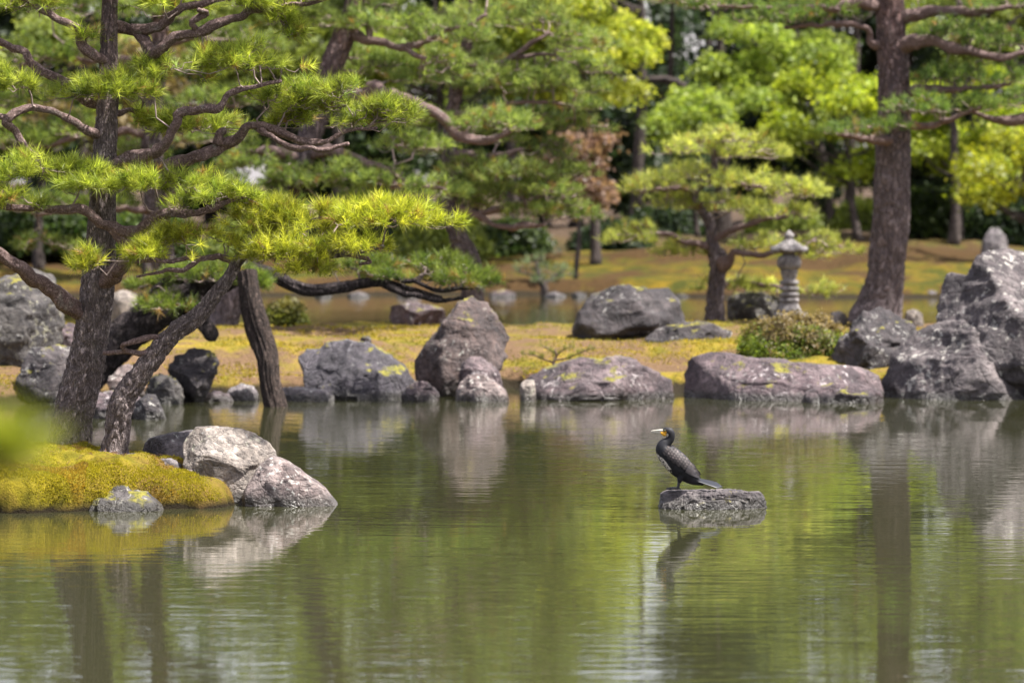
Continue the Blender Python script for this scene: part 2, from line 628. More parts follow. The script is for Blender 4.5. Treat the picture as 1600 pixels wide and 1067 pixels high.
def pad_points(rng, c, rx, ry, rz, n, gap=0.0, seed=0, under=0.35):
    """points in a cushion: domed above, flat and thin below, with gaps"""
    pts = []
    got = 0
    while got < n:
        m = n * 3
        a = rng.random(m) * 2 * np.pi
        r = np.sqrt(rng.random(m))
        lob = 0.80 + 0.28 * np.sin(a * 3 + seed) * np.sin(a * 2 + seed * 1.7) + 0.1 * np.sin(a * 7 + seed)
        x, y = r * np.cos(a) * lob, r * np.sin(a) * lob
        dome = np.sqrt(np.clip(1 - r * r, 0, 1))
        u = rng.random(m) ** 0.7
        z = dome * (-under + (1 + under) * u) - 0.25 * r * r
        p = np.stack([x * rx, y * ry, z * rz], 1)
        if gap > -0.9:
            q = (p + c) * np.array([1, 1, 1.6]) / max(0.25, min(rx, 1.2) * 0.42)
            p = p[vnoise(q, seed + 5) > gap - 0.25]
        pts.append(p)
        got += len(p)
    p = np.vstack(pts)[:n]
    d = np.stack([p[:, 0] / rx * 0.95, p[:, 1] / ry * 0.95, np.full(n, 0.55)], 1) + rng.normal(size=(n, 3)) * 0.40
    return p + c, nrm(d)


def grow_twigs(rng, roots, targets, r_tip, alpha=0.55, sag=0.06, maxroots=26, r_max=0.009):
    """twig network: every target joins the nearest part of the net, favouring short ways back to the limb"""
    n = len(targets)
    ctr = targets.mean(0)
    dist = np.linalg.norm((roots - ctr) * np.array([1, 1, 0.6]), axis=1)
    roots = roots[np.argsort(dist)[:maxroots]]
    cap = len(roots) + 3 * n + 4
    P = np.zeros((cap, 3))
    L = np.zeros(cap)
    par = -np.ones(cap, dtype=int)
    k = len(roots)
    P[:k] = roots
    order = np.argsort(np.min(np.linalg.norm(targets[:, None] - roots[None], axis=2), axis=1))
    leaf = []
    for t in order:
        q = targets[t]
        df = q - P[:k]
        dd = np.linalg.norm(df, axis=1)
        steep = np.abs(df[:, 2]) * 0.5
        j = int(np.argmin(dd + steep + alpha * L[:k]))
        ln = dd[j]
        prev = j
        for fr in (0.36, 0.70):
            m = P[j] * (1 - fr) + q * fr + rng.normal(size=3) * ln * 0.09
            m[2] -= sag * ln * 1.5
            P[k] = m
            par[k] = prev
            L[k] = L[j] + ln * fr
            prev = k
            k += 1
        P[k] = q
        par[k] = prev
        L[k] = L[j] + ln
        leaf.append(k)
        k += 1
    cnt = np.zeros(k)
    cnt[leaf] = 1
    for i in range(k - 1, -1, -1):
        if par[i] >= 0:
            cnt[par[i]] += cnt[i]
    ch = np.where(par[:k] >= 0)[0]
    rr = np.minimum(r_tip * np.maximum(cnt, 1) ** 0.36, max(r_max, r_tip))
    pa = par[ch]
    ra = np.minimum(rr[pa], rr[ch] * 1.3)
    return prisms(P[pa], P[ch], ra, rr[ch])


def lerp_cols(rng, n, c1, c2, jitter=0.15, bias=1.0):
    u = rng.random(n)[:, None] ** bias
    c = np.array(c1) * (1 - u) + np.array(c2) * u
    return np.clip(c * (1 + rng.normal(size=(n, 1)) * jitter), 0.004, 1)


def bark_disp(cell_w, cell_h, amp, seed, lump=0.0):
    def f(th, s, r):
        rm = float(np.median(r))
        k = rm / cell_w
        q = np.stack([np.cos(th) * k, np.sin(th) * k, s / cell_h], 1)
        w = 0.45 * np.stack([vnoise(q * 0.8 + 7 * a, seed + 11 + a) for a in range(3)], 1)
        a1 = np.abs(vnoise(q + w, seed + 1))
        a2 = np.abs(vnoise(q * 1.9 + w, seed + 4))
        e = smooth01(a1, 0.0, 0.30) * (0.45 + 0.55 * smooth01(a2, 0.0, 0.28))
        big = vnoise(np.stack([np.cos(th), np.sin(th), s * 1.7], 1), seed + 2) + 0.5 * vnoise(np.stack([np.cos(th) * 2, np.sin(th) * 2, s * 4.5], 1), seed + 3)
        return amp * (e - 0.6) * np.clip(r / rm, 0.3, 1.4) + lump * big * r
    return f


def noise_disp(amp, freq, seed):
    def f(th, s, r):
        q = np.stack([np.cos(th) * 1.2, np.sin(th) * 1.2, s * freq], 1)
        return amp * r * fbm(q, 3, seed)
    return f


PROTO_NEAR = [tuft_needles(np.random.default_rng(100 + k), 40, 0.100, 0.0040, (0.25, 1.50)) for k in range(10)]
PROTO_MID = [tuft_needles(np.random.default_rng(200 + k), 26, 0.125, 0.0072, (0.25, 1.5)) for k in range(8)]
PROTO_FAR = [tuft_needles(np.random.default_rng(300 + k), 18, 0.24, 0.020, (0.2, 1.4)) for k in range(6)]
PROTO_MAPLE = [tuft_leaves(np.random.default_rng(400 + k), 11, 0.34, 0.15, 0.22) for k in range(6)]
PROTO_EVER = [tuft_leaves(np.random.default_rng(500 + k), 12, 0.55, 0.26, 0.6) for k in range(6)]
PROTO_SHRUB = [tuft_leaves(np.random.default_rng(600 + k), 9, 0.05, 0.030, 0.9) for k in range(6)]
N_TREE = [0]


def tree(name, cat, label, d, trunk, limbs, pads, pal, protos, dens, bark, limb_bark, foliage, leaf_mat,
         cell=(0.04, 0.09, 0.012), sides=48, step=0.03, r_tip=0.0022, gap=0.0, lump=0.05, group=None, pad_name='needle_pad',
         tuft_scale=1.0, twigs=True, depth_ratio=0.8, up=0.08, under=0.30, vary=0.16):
    """trunk rows (px,py,r_px[,dd]); limbs: lists of rows (px,py,dd,r_px); pads (px,py,rx,ry,dd[,mult])"""
    N_TREE[0] += 1
    seed = 1000 + 31 * N_TREE[0]
    rng = np.random.default_rng(seed)
    tr = []
    for row in trunk:
        dd = d + (row[3] if len(row) > 3 else 0)
        tr.append([*W(row[0], row[1], dd), row[2] * dd / F])
    tp = spline(tr, step)
    base = tp[0, :3].copy()
    root = thing(name, base, label, cat, group)
    v, f = tube(tp[:, :3], np.maximum(tp[:, 3], 0.004), sides, bark_disp(*cell, seed, lump))
    obj('trunk', mesh('trunk', v - base, f), bark, parent=root)
    nodes = [tp[::max(1, int(0.12 / step)), :3]]
    for li, rows in enumerate(limbs):
        lp = spline([[*W(r[0], r[1], d + r[2]), r[3] * (d + r[2]) / F] for r in rows], step * 1.2)
        fq = 0.16 / max(0.012, float(np.median(lp[:, 3])))
        wob = np.stack([fbm(lp[:, :3] * min(fq, 9.0) + 11 * k, 3, seed + li) for k in range(3)], 1)
        ends = np.minimum(np.arange(len(lp)) / 6.0, 1.0)[:, None]
        lp[:, :3] += wob * np.minimum(lp[:, 3:4] * 0.9, 0.05) * ends
        lp[:, 3] *= 0.92 + 0.22 * fbm(lp[:, :3] * min(fq * 1.3, 12.0) + 3.3, 2, seed + li + 50)
        v, f = tube(lp[:, :3], np.maximum(lp[:, 3], 0.003), max(8, sides // 3), noise_disp(0.20, 9.0, seed + li))
        obj('branch', mesh('branch', v - base, f), limb_bark, parent=root)
        nodes.append(lp[::max(1, int(0.1 / step)), :3])
    nodes = np.vstack(nodes)
    for pi, pd in enumerate(pads):
        px, py, rx, ry, dd = pd[:5]
        mult = pd[5] if len(pd) > 5 else 1.0
        D = d + dd
        c = W(px, py, D)
        RX, RZ = rx * 1.12 * D / F, ry * 1.15 * D / F
        RY = RX * depth_ratio if RX < 1.6 else 1.3 + (RX - 1.6) * 0.4
        n = max(12, int(dens * rx * ry * mult * (1.0 if py > -35 else 0.62)))
        p, dr = pad_points(rng, c, RX, RY, RZ, n, gap, seed + pi, under)
        dr = nrm(dr + np.array([0, 0, up]))
        hue = rng.normal() * 0.10
        cols = lerp_cols(rng, n, pal[0], pal[1], vary)
        cols *= (1 + hue)
        if pad_name == 'needle_pad':
            dead = rng.random(n) < 0.035
            cols[dead] = np.array([0.26, 0.16, 0.055]) * (0.7 + 0.6 * rng.random((int(dead.sum()), 1)))
        sc_ = (0.75 + 0.5 * rng.random(n)) * tuft_scale
        v, f, cc = place_tufts(rng, protos, p, dr, sc_, cols)
        po = obj(pad_name, mesh(pad_name, v - base, f, cc, smooth=False), leaf_mat, parent=root)
        po['kind'] = 'stuff'
        if twigs:
            k = min(n, 260 if r_tip < 0.004 else 130)
            tg = p[:k] - dr[:k] * (0.03 * tuft_scale)
            v, f = grow_twigs(rng, nodes, tg, r_tip, r_max=r_tip * 3.6)
            obj('twigs', mesh('twigs', v - base, f), M_TWIG, parent=po)['kind'] = 'stuff'
    return root


# ------------------------------------------------------------------ ground, water, islands
def grid(xs, ys, zf):
    X, Y = np.meshgrid(xs, ys)
    Z = zf(X.ravel(), Y.ravel())
    v = np.stack([X.ravel(), Y.ravel(), Z], 1)
    nx, ny = len(xs), len(ys)
    i = np.arange(ny - 1)[:, None] * nx
    j = np.arange(nx - 1)[None]
    q = np.stack([i + j, i + j + 1, i + nx + j + 1, i + nx + j], -1).reshape(-1, 4)
    return v, [q]


def P3(x, y, s, z=0.0):
    return np.stack([x * s, y * s, np.full_like(x, z)], 1)


def ground_z(x, y):
    edge = 105.0 + 2.2 * vnoise(P3(x, y * 0, 0.11), 41) + 0.8 * vnoise(P3(x, y * 0, 0.5), 42)
    t = y - edge
    far = np.where(t > 0, 0.05 + 0.35 * smooth01(t, 0, 0.8) + 0.95 * smooth01(t, 1, 22) + 0.012 * np.clip(t - 20, 0, 400), -0.9 + 0.9 * smooth01(t, -4, 0))
    far = far + np.where(t > 0, 0.24 * fbm(P3(x, y, 0.35), 3, 44) + 0.04 * fbm(P3(x, y, 2.0), 2, 45), 0) * smooth01(t, 0, 2)
    e2 = 10.5 + 1.0 * vnoise(P3(x, y * 0, 0.3), 46)
    near = 0.75 * smooth01(e2 - y, -0.3, 3.5) - 0.9 * (1 - smooth01(e2 - y, -1.5, 0.0)) + 0.03 * fbm(P3(x, y, 1.5), 3, 47)
    side = smooth01(np.abs(x) + 3 * vnoise(P3(x * 0, y, 0.1), 48), 44, 50) * 1.6 - 0.9
    z = np.maximum(np.maximum(far, side), near)
    return z


xs = np.unique(np.concatenate([np.linspace(-900, -60, 30), np.linspace(-60, 60, 200), np.linspace(60, 900, 30)]))
ys = np.unique(np.concatenate([np.linspace(-120, -6, 20), np.linspace(-6, 14, 60), np.linspace(14, 98, 40), np.linspace(98, 140, 100), np.linspace(140, 1800, 60)]))
v, f = grid(xs, ys, ground_z)
M_GROUND = mat_moss_ground('far_mossy_ground', (0.155, 0.105, 0.010), (0.045, 0.050, 0.008), (0.060, 0.034, 0.014), 0.46, 0.54, 9.0, 0.10, 0.42)
_t = M_GROUND.node_tree
_b = _t.nodes['Principled BSDF']
_src = _b.inputs['Base Color'].links[0].from_socket
_g = _t.nodes.new('ShaderNodeNewGeometry')
_s = _t.nodes.new('ShaderNodeSeparateXYZ')
_t.links.new(_g.outputs['Position'], _s.inputs[0])
_m = _t.nodes.new('ShaderNodeMapRange')
_m.inputs['From Min'].default_value = 120.0
_m.inputs['From Max'].default_value = 127.0
_t.links.new(_s.outputs[1], _m.inputs['Value'])
_x = _t.nodes.new('ShaderNodeMix')
_x.data_type = 'RGBA'
_x.inputs[7].default_value = (0.075, 0.052, 0.036, 1)      # leaf litter floor of the wood
_t.links.new(_m.outputs[0], _x.inputs[0])
_t.links.new(_src, _x.inputs[6])
_t.links.new(_x.outputs[2], _b.inputs['Base Color'])
tag(obj('ground', mesh('ground', v, f), M_GROUND), kind='structure')
wv = np.array([[-70, -2, 0], [70, -2, 0], [70, 130, 0], [-70, 130, 0]], dtype=float)
tag(obj('pond_water', mesh('pond_water', wv, [np.array([[0, 1, 2, 3]])]), M_WATER), kind='structure')


def poly_dist(x, y, poly):
    """signed distance to a closed polygon, positive inside"""
    poly = np.asarray(poly, float)
    best = np.full(x.shape, 1e9)
    ins = np.zeros(x.shape, bool)
    for a, b in zip(poly, np.roll(poly, -1, 0)):
        e = b - a
        t = np.clip(((x - a[0]) * e[0] + (y - a[1]) * e[1]) / (e @ e), 0, 1)
        best = np.minimum(best, np.hypot(x - a[0] - t * e[0], y - a[1] - t * e[1]))
        c = (a[1] > y) != (b[1] > y)
        with np.errstate(divide='ignore', invalid='ignore'):
            xi = a[0] + (y - a[1]) * e[0] / (e[1] if e[1] != 0 else 1e-9)
        ins ^= c & (x < xi)
    return np.where(ins, best, -best)


def wl(px, py):
    d = CAMH * F / (py - HZ)
    return ((px - 800) / F * d, d)


ISL = [(-17, 47), wl(-150, 634), wl(0, 632), wl(120, 628), wl(230, 622), wl(300, 618), wl(400, 616), wl(520, 614), wl(640, 612), wl(690, 606), wl(720, 612), wl(800, 606), wl(850, 616), wl(1040, 616), wl(1062, 610), wl(1100, 618), wl(1380, 620), wl(1600, 622), (10.5, 48.5), (13, 55),
       (11.5, 62), (7.5, 65), (3.5, 65.5), (1.0, 66.5), (-0.6, 65.0), (-1.6, 66.0), (-3.2, 65.5), (-5.0, 63.5), (-8, 64), (-13, 63), (-18, 56)]


def isl_z(x, y):
    dd = poly_dist(x, y, ISL) + 0.10 * vnoise(P3(x, y, 1.7), 51) + 0.05 * vnoise(P3(x, y, 5.0), 52)
    z = np.where(dd > 0, 0.02 + 0.20 * smooth01(dd, 0, 0.22) + 0.30 * smooth01(dd, 0.15, 3.2) + 0.06 * smooth01(dd, 3, 8), -0.5 + 0.52 * smooth01(dd, -0.6, 0))
    m = smooth01(dd, 0.1, 0.8)
    z = z + m * (0.080 * fbm(P3(x, y, 0.7), 3, 53) + 0.022 * fbm(P3(x, y, 4.5), 3, 54))
    return z


v, f = grid(np.linspace(-20, 15, 330), np.unique(np.concatenate([np.linspace(44, 53, 140), np.linspace(53, 69, 70)])), isl_z)
M_ISL = mat_moss_ground('island_moss', (0.30, 0.215, 0.030), (0.13, 0.115, 0.014), (0.150, 0.094, 0.054), 0.42, 0.54, 24.0, 0.045, 0.9, 0.11)
tag(obj('island_ground', mesh('island_ground', v, f), M_ISL), kind='structure')

r_ = np.random.default_rng(75)
nm = 150000
mx, my = r_.uniform(-7.5, 7.0, nm), 45.5 + 17.0 * r_.random(nm) ** 1.7
mz = isl_z(mx, my)
pat = fbm(P3(mx, my, 1.1), 4, 76)
ok = (mz > 0.10 + 0.06 * r_.random(nm)) & (pat + r_.normal(size=nm) * 0.22 > 0.02)
mx, my, mz, pat = [a[ok] for a in (mx, my, mz, pat)]
n = len(mx)
nn = nrm(r_.normal(size=(n, 3)) * np.array([0.8, 0.8, 0.3]) + np.array([0, -0.25, 0.8]))
sd = nrm(np.cross(nn, r_.normal(size=(n, 3))))
b = np.stack([mx, my, mz - 0.006], 1)
ln = r_.uniform(0.025, 0.065, n)[:, None]
tri = np.stack([b + sd * 0.010, b - sd * 0.010, b + nn * ln], 1).reshape(-1, 3)
cc = lerp_cols(r_, n, (0.13, 0.115, 0.010), (0.36, 0.27, 0.030), 0.18)
cc = np.where((vnoise(P3(mx, my, 0.8), 78) > 0.25)[:, None], cc * np.array([0.62, 0.75, 0.9]), cc)
tag(obj('moss', mesh('moss', tri, [np.arange(n * 3).reshape(-1, 3)], np.repeat(cc, 3, 0), smooth=False), M_LEAF),
    'patchy golden moss tufts over the middle island', 'moss', kind='stuff')

FORE = [(-11, 29.2), (-6, 29.45), (-4.2, 29.65), (-3.7, 29.62), (-3.25, 29.85), (-2.75, 30.05), (-2.32, 30.15), (-2.16, 30.45), (-2.2, 31.0), (-2.5, 31.8), (-3.2, 32.6), (-4.2, 33.0), (-7, 33.3), (-11, 33.6)]


def fore_z(x, y):
    dd = poly_dist(x, y, FORE) + 0.05 * vnoise(P3(x, y, 2.6), 61) + 0.03 * vnoise(P3(x, y, 7.0), 62)
    hm = 0.41 - 0.08 * smooth01(x, -3.1, -2.4)
    t = np.clip(dd / 0.24, 0, 1)
    z = np.where(dd > 0, -0.02 + (hm - 0.06) * np.sqrt(1 - (1 - t) ** 2), -0.35 + 0.33 * smooth01(dd, -0.10, 0))
    z = z + smooth01(dd, 0.25, 1.2) * 0.06
    m = smooth01(dd, 0.03, 0.25)
    z = z + m * (0.045 * fbm(P3(x, y, 1.9), 3, 63) + 0.030 * fbm(P3(x, y, 6.5), 3, 64) + 0.006 * vnoise(P3(x, y, 30.0), 65))
    return z


v, f = grid(np.unique(np.concatenate([np.linspace(-11.2, -4.8, 60), np.linspace(-4.8, -1.8, 260)])), np.unique(np.concatenate([np.linspace(29.0, 31.2, 150), np.linspace(31.2, 34.0, 70)])), fore_z)
M_FORE = mat_moss_ground('front_moss', (0.27, 0.215, 0.018), (0.12, 0.105, 0.010), (0.14, 0.080, 0.035), 0.46, 0.70, 70.0, 0.02, 1.8, 0.045)
tag(obj('front_island_ground', mesh('front_island_ground', v, f), M_FORE), kind='structure')
# moss pile: short upright shoots, uncountable
r_ = np.random.default_rng(71)
nm = 190000
mx, my = r_.uniform(-4.6, -2.1, nm), r_.uniform(29.5, 33.0, nm)
my[:70000] = 29.55 + 1.0 * r_.random(70000) ** 1.5
mz = fore_z(mx, my)
e = 0.01
gx, gy = (fore_z(mx + e, my) - mz) / e, (fore_z(mx, my + e) - mz) / e
pat = fbm(P3(mx, my, 2.2), 3, 72)
ok = (mz > 0.045 + 0.03 * r_.random(nm)) & (pat + r_.normal(size=nm) * 0.16 > -0.16)
mx, my, mz, gx, gy, pat = [a[ok] for a in (mx, my, mz, gx, gy, pat)]
n = len(mx)
nn = nrm(np.stack([-gx, -gy, np.full(n, 0.9)], 1) + r_.normal(size=(n, 3)) * 0.35)
sd = nrm(np.cross(nn, r_.normal(size=(n, 3))))
b = np.stack([mx, my, mz - 0.003], 1)
ln = r_.uniform(0.010, 0.024, n)[:, None]
tri = np.stack([b + sd * 0.0035, b - sd * 0.0035, b + nn * ln], 1).reshape(-1, 3)
cc = lerp_cols(r_, n, (0.14, 0.130, 0.009), (0.42, 0.35, 0.026), 0.14)
cc = np.where((pat[:, None] > 0.55), cc * np.array([0.95, 0.72, 1.5]), cc)
tag(obj('moss', mesh('moss', tri, [np.arange(n * 3).reshape(-1, 3)], np.repeat(cc, 3, 0), smooth=False), M_LEAF),
    'yellow green moss carpet covering the front islet', 'moss', kind='stuff')

r_ = np.random.default_rng(79)
nl_ = 420
lx, ly_ = r_.uniform(-4.4, -2.3, nl_), r_.uniform(29.8, 32.6, nl_)
lz = fore_z(lx, ly_) + 0.012
ang = r_.random(nl_) * np.pi
hl = r_.uniform(0.012, 0.045, nl_) * np.where(r_.random(nl_) < 0.08, 2.2, 1)
dxy = np.stack([np.cos(ang) * hl, np.sin(ang) * hl, r_.normal(size=nl_) * 0.008], 1)
cpt = np.stack([lx, ly_, lz], 1)
okl = lz > 0.2
rad = np.full(nl_, 0.0022)
v, f = prisms((cpt - dxy)[okl], (cpt + dxy)[okl], rad[okl], rad[okl] * 0.7)
M_LITTER = mat_plain('fallen_needles', (0.16, 0.085, 0.045), 0.9, 0.5, 30, 0, 0.2)
tag(obj('fallen_needles', mesh('fallen_needles', v, f), M_LITTER), 'brown fallen needles and twig bits on the front islet moss', 'litter', kind='stuff')

# ------------------------------------------------------------------ rocks
_ico = {}


def ico(sub):
    if sub not in _ico:
        bm = bmesh.new()
        bmesh.ops.create_icosphere(bm, subdivisions=sub, radius=1.0)
        vs = np.array([v.co[:] for v in bm.verts])
        fs = np.array([[l.index for l in fc.verts] for fc in bm.faces])
        bm.free()
        _ico[sub] = (vs, fs)
    return _ico[sub]


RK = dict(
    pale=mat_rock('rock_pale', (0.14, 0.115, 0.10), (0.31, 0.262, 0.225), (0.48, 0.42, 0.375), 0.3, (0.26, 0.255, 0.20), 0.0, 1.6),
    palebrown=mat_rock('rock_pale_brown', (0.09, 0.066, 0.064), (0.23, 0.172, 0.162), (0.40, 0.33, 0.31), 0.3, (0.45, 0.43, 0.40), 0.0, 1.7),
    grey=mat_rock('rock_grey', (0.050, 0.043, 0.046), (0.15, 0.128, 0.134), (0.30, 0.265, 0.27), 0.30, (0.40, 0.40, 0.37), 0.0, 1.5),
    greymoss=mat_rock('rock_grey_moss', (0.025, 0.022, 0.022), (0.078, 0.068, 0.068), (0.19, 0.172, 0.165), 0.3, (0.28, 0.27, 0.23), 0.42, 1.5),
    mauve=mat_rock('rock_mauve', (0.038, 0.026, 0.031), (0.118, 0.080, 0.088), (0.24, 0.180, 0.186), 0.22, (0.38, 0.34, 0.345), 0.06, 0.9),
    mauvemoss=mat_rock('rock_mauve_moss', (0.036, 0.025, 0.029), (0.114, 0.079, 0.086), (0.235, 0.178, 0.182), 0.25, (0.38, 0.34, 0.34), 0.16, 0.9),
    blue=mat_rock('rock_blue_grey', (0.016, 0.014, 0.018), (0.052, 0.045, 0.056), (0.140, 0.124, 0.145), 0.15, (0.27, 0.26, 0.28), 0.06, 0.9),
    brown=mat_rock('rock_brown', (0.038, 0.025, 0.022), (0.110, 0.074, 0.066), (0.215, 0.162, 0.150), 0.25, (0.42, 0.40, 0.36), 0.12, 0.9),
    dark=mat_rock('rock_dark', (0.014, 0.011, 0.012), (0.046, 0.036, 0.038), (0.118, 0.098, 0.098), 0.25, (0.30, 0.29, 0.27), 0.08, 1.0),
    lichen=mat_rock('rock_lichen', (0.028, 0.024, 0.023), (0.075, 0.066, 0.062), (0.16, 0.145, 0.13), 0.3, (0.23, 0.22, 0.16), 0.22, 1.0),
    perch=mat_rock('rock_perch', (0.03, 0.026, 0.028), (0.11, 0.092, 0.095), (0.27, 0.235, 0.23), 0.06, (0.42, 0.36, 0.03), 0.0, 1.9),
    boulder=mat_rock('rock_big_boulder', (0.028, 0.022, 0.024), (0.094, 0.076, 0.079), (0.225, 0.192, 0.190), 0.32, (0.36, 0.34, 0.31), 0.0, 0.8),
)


def rock(name, label, outline, d, depth, mat, lean=0.25, sub=5, cuts=9, amp=0.035, seed=1, blocky=0.6, group=None, cat='rock', fq=1.25, cutlo=0.80, planes=None):
    rng = np.random.default_rng(seed * 13 + 5)
    o = np.array([W(a, b, d) for a, b in outline])[:, [0, 2]]
    lo, hi = o.min(0), o.max(0)
    c = (lo + hi) / 2
    q = o - c
    dense = []
    for a, b in zip(q, np.roll(q, -1, 0)):
        t = np.linspace(0, 1, 40, endpoint=False)[:, None]
        dense.append(a * (1 - t) + b * t)
    dense = np.vstack(dense)
    an = np.arctan2(dense[:, 1], dense[:, 0])
    ra = np.hypot(dense[:, 0], dense[:, 1])
    bins = np.linspace(-np.pi, np.pi, 181)
    od = np.argsort(an)
    rb = np.interp(bins, an[od], ra[od], period=2 * np.pi)
    vs, fs = ico(sub)
    th = np.arctan2(vs[:, 2], vs[:, 0])
    cp = np.hypot(vs[:, 0], vs[:, 2])
    R = np.interp(th, bins, rb)
    k = cp ** blocky
    p = np.stack([R * k * np.cos(th), np.sign(vs[:, 1]) * np.abs(vs[:, 1]) ** 0.85 * depth / 2, R * k * np.sin(th)], 1)
    size = float(np.sqrt((hi - lo).prod()))
    if planes is None:
        planes = [(rng.normal() * 0.30, -0.62, 0.72, rng.uniform(0.62, 0.78)), (rng.normal() * 0.35, -1.0, rng.normal() * 0.12, rng.uniform(0.62, 0.8)), (rng.choice([-1, 1]) * 0.8, -0.75, 0.2, rng.uniform(0.66, 0.8))]
    cutset = [(np.array(q[:3]) / np.linalg.norm(q[:3]), q[3]) for q in planes]
    for _ in range(int(cuts * 1.7)):
        nn = rng.normal(size=3) + np.array([0, -0.6, 0.3])
        nn[1] = -max(abs(nn[1]), 0.75 * np.hypot(nn[0], nn[2]))
        cutset.append((nn / np.linalg.norm(nn), rng.uniform(cutlo - 0.08, 0.94)))
    for nn, fr_ in cutset:
        s = p @ nn
        p = p - np.maximum(0, s - s.max() * fr_)[:, None] * nn
    dirn = nrm(p * np.array([1, 1.0, 1]))
    n1 = fbm(p / size * 2.2 * fq + seed * 3.1, 4, seed, 0.5)
    n2 = fbm(p / size * np.array([3.0, 3.0, 6.0]) * fq + seed, 4, seed + 20, 0.55, ridged=True)
    n3 = fbm(p * 14 + seed, 3, seed + 40, 0.6)
    p = p + dirn * (amp * size * (n1 * 0.42 + (n2 - 0.4) * 0.85) + 0.006 * n3)[:, None]
    p[:, 1] += lean * (p[:, 2] + (hi - lo)[1] / 2)
    gx_ = np.array([c[0], c[0] - (hi - lo)[0] * 0.4, c[0] + (hi - lo)[0] * 0.4, c[0]])
    gy_ = np.array([d, d, d, d - depth * 0.5])
    gz_ = np.maximum(np.maximum(isl_z(gx_, gy_), ground_z(gx_, gy_)), fore_z(gx_, gy_))
    aim = max(float(gz_.min()) - 0.10, -0.35)
    if p[:, 2].min() + c[1] > aim:
        low = p[:, 2] < 0
        p[low, 2] *= (c[1] - aim) / max(0.02, -p[:, 2].min())
    base = np.array([c[0], d, lo[1]])
    p = p + np.array([0, 0, c[1] - lo[1]])
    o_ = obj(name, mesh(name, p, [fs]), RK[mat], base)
    return tag(o_, label, cat, group)


B = lambda *a: [(a[i], a[i + 1]) for i in range(0, len(a), 2)]
# --- front islet
rock('boulder', 'large pale rounded boulder at the right end of the mossy front islet', B(286, 700, 291, 680, 303, 670, 330, 667, 365, 669, 395, 678, 415, 692, 428, 708, 433, 740, 432, 800, 360, 806, 300, 800, 286, 760), 30.75, 0.75, 'pale', 0.12, 6, 5, 0.018, 3, 0.34, planes=[(0.20, -0.62, 0.76, 0.52), (-0.10, -1.0, -0.10, 0.50), (0.75, -0.62, 0.22, 0.62)], cutlo=0.86)
rock('slab_rock', 'sloping mauve slab tapering into the water beside the pale boulder', B(405, 728, 426, 713, 448, 722, 474, 740, 502, 760, 530, 781, 556, 800, 540, 815, 380, 815, 380, 770), 30.5, 0.7, 'palebrown', 0.1, 6, 4, 0.014, 5, 0.34, planes=[(0.22, -0.85, 0.48, 0.60), (-0.1, -1.0, -0.05, 0.70)], cutlo=0.90)
rock('flat_rock', 'low flat speckled rock behind the pale boulder on the front islet', B(220, 702, 232, 686, 262, 678, 300, 673, 320, 690, 310, 715, 225, 715), 31.6, 0.6, 'grey', 0.3, 5, 6, 0.03, 7)
rock('edge_rock', 'grey rock wedged under the moss at the water edge of the front islet', B(100, 815, 118, 790, 140, 764, 162, 756, 192, 764, 222, 774, 244, 788, 262, 806, 250, 826, 110, 826), 29.78, 0.55, 'greymoss', 0.9, 5, 8, 0.035, 9)
rock('flat_stone', 'flat grey stone sunk in the moss of the front islet', B(236, 728, 246, 719, 266, 717, 282, 726, 284, 745, 240, 748), 30.75, 0.28, 'grey', 0.6, 4, 5, 0.04, 11, cat='stone')
rock('pebble', 'small mauve stone lodged in the moss beside the flat stone', B(284, 742, 291, 733, 300, 735, 303, 748, 285, 752), 30.55, 0.14, 'palebrown', 0.4, 3, 4, 0.04, 13, cat='stone')
rock('flat_stone', 'long thin pale stone lying across the moss top behind', B(176, 716, 200, 709, 236, 711, 250, 716, 240, 724, 180, 722), 31.2, 0.3, 'grey', 0.6, 4, 5, 0.04, 15, cat='stone')
# --- perch in open water
rock('perch_rock', 'flat topped grey rock in open water carrying the cormorant', B(1032, 788, 1033, 772, 1042, 767, 1100, 767, 1150, 767, 1186, 769, 1194, 777, 1197, 800, 1190, 815, 1100, 818, 1034, 812), 30.15, 0.42, 'perch', 0.05, 6, 3, 0.030, 19, 0.22, fq=2.6, cutlo=0.95)
# --- bank of the middle island, left to right
rock('boulder', 'tall dark boulder with lichen at the left photo edge', B(-60, 560, -50, 470, -10, 440, 20, 430, 55, 416, 78, 425, 90, 460, 93, 510, 92, 575, 20, 580), 48.5, 1.1, 'lichen', 0.1, 5, 8, 0.04, 21)
rock('rock', 'dark squat rock below the tall lichen boulder', B(24, 600, 35, 560, 50, 545, 85, 540, 112, 545, 118, 590, 112, 640, 30, 640), 46.6, 0.8, 'dark', 0.15, 5, 8, 0.045, 23)
rock('rock', 'small grey rock between the tall boulder and the near pine trunk', B(88, 530, 92, 512, 105, 506, 120, 510, 124, 545, 90, 548), 49.5, 0.4, 'mauve', 0.1, 4, 6, 0.05, 25)
rock('rock', 'long low rock in the water behind the near pine trunk', B(110, 652, 120, 626, 150, 616, 190, 613, 215, 622, 226, 650, 215, 668, 120, 668), 43.3, 0.9, 'mauve', 0.3, 5, 8, 0.045, 27)
rock('rock', 'dark pointed rock in the water beside the leaning slender stem', B(205, 650, 212, 630, 228, 618, 240, 620, 252, 640, 264, 656, 262, 668, 205, 668), 43.0, 0.6, 'dark', 0.3, 5, 7, 0.04, 29)
rock('rock', 'brown and white rock under the old leaning trunk', B(150, 600, 158, 582, 175, 575, 200, 572, 222, 580, 228, 620, 150, 622), 47.6, 0.6, 'palebrown', 0.2, 5, 8, 0.05, 31)
rock('rock', 'dark mushroom shaped rock with mossy sides on the left bank', B(262, 610, 262, 580, 272, 558, 290, 545, 312, 542, 334, 550, 341, 565, 335, 585, 322, 605, 318, 632, 270, 632), 47.0, 0.75, 'dark', -0.1, 5, 8, 0.04, 33)
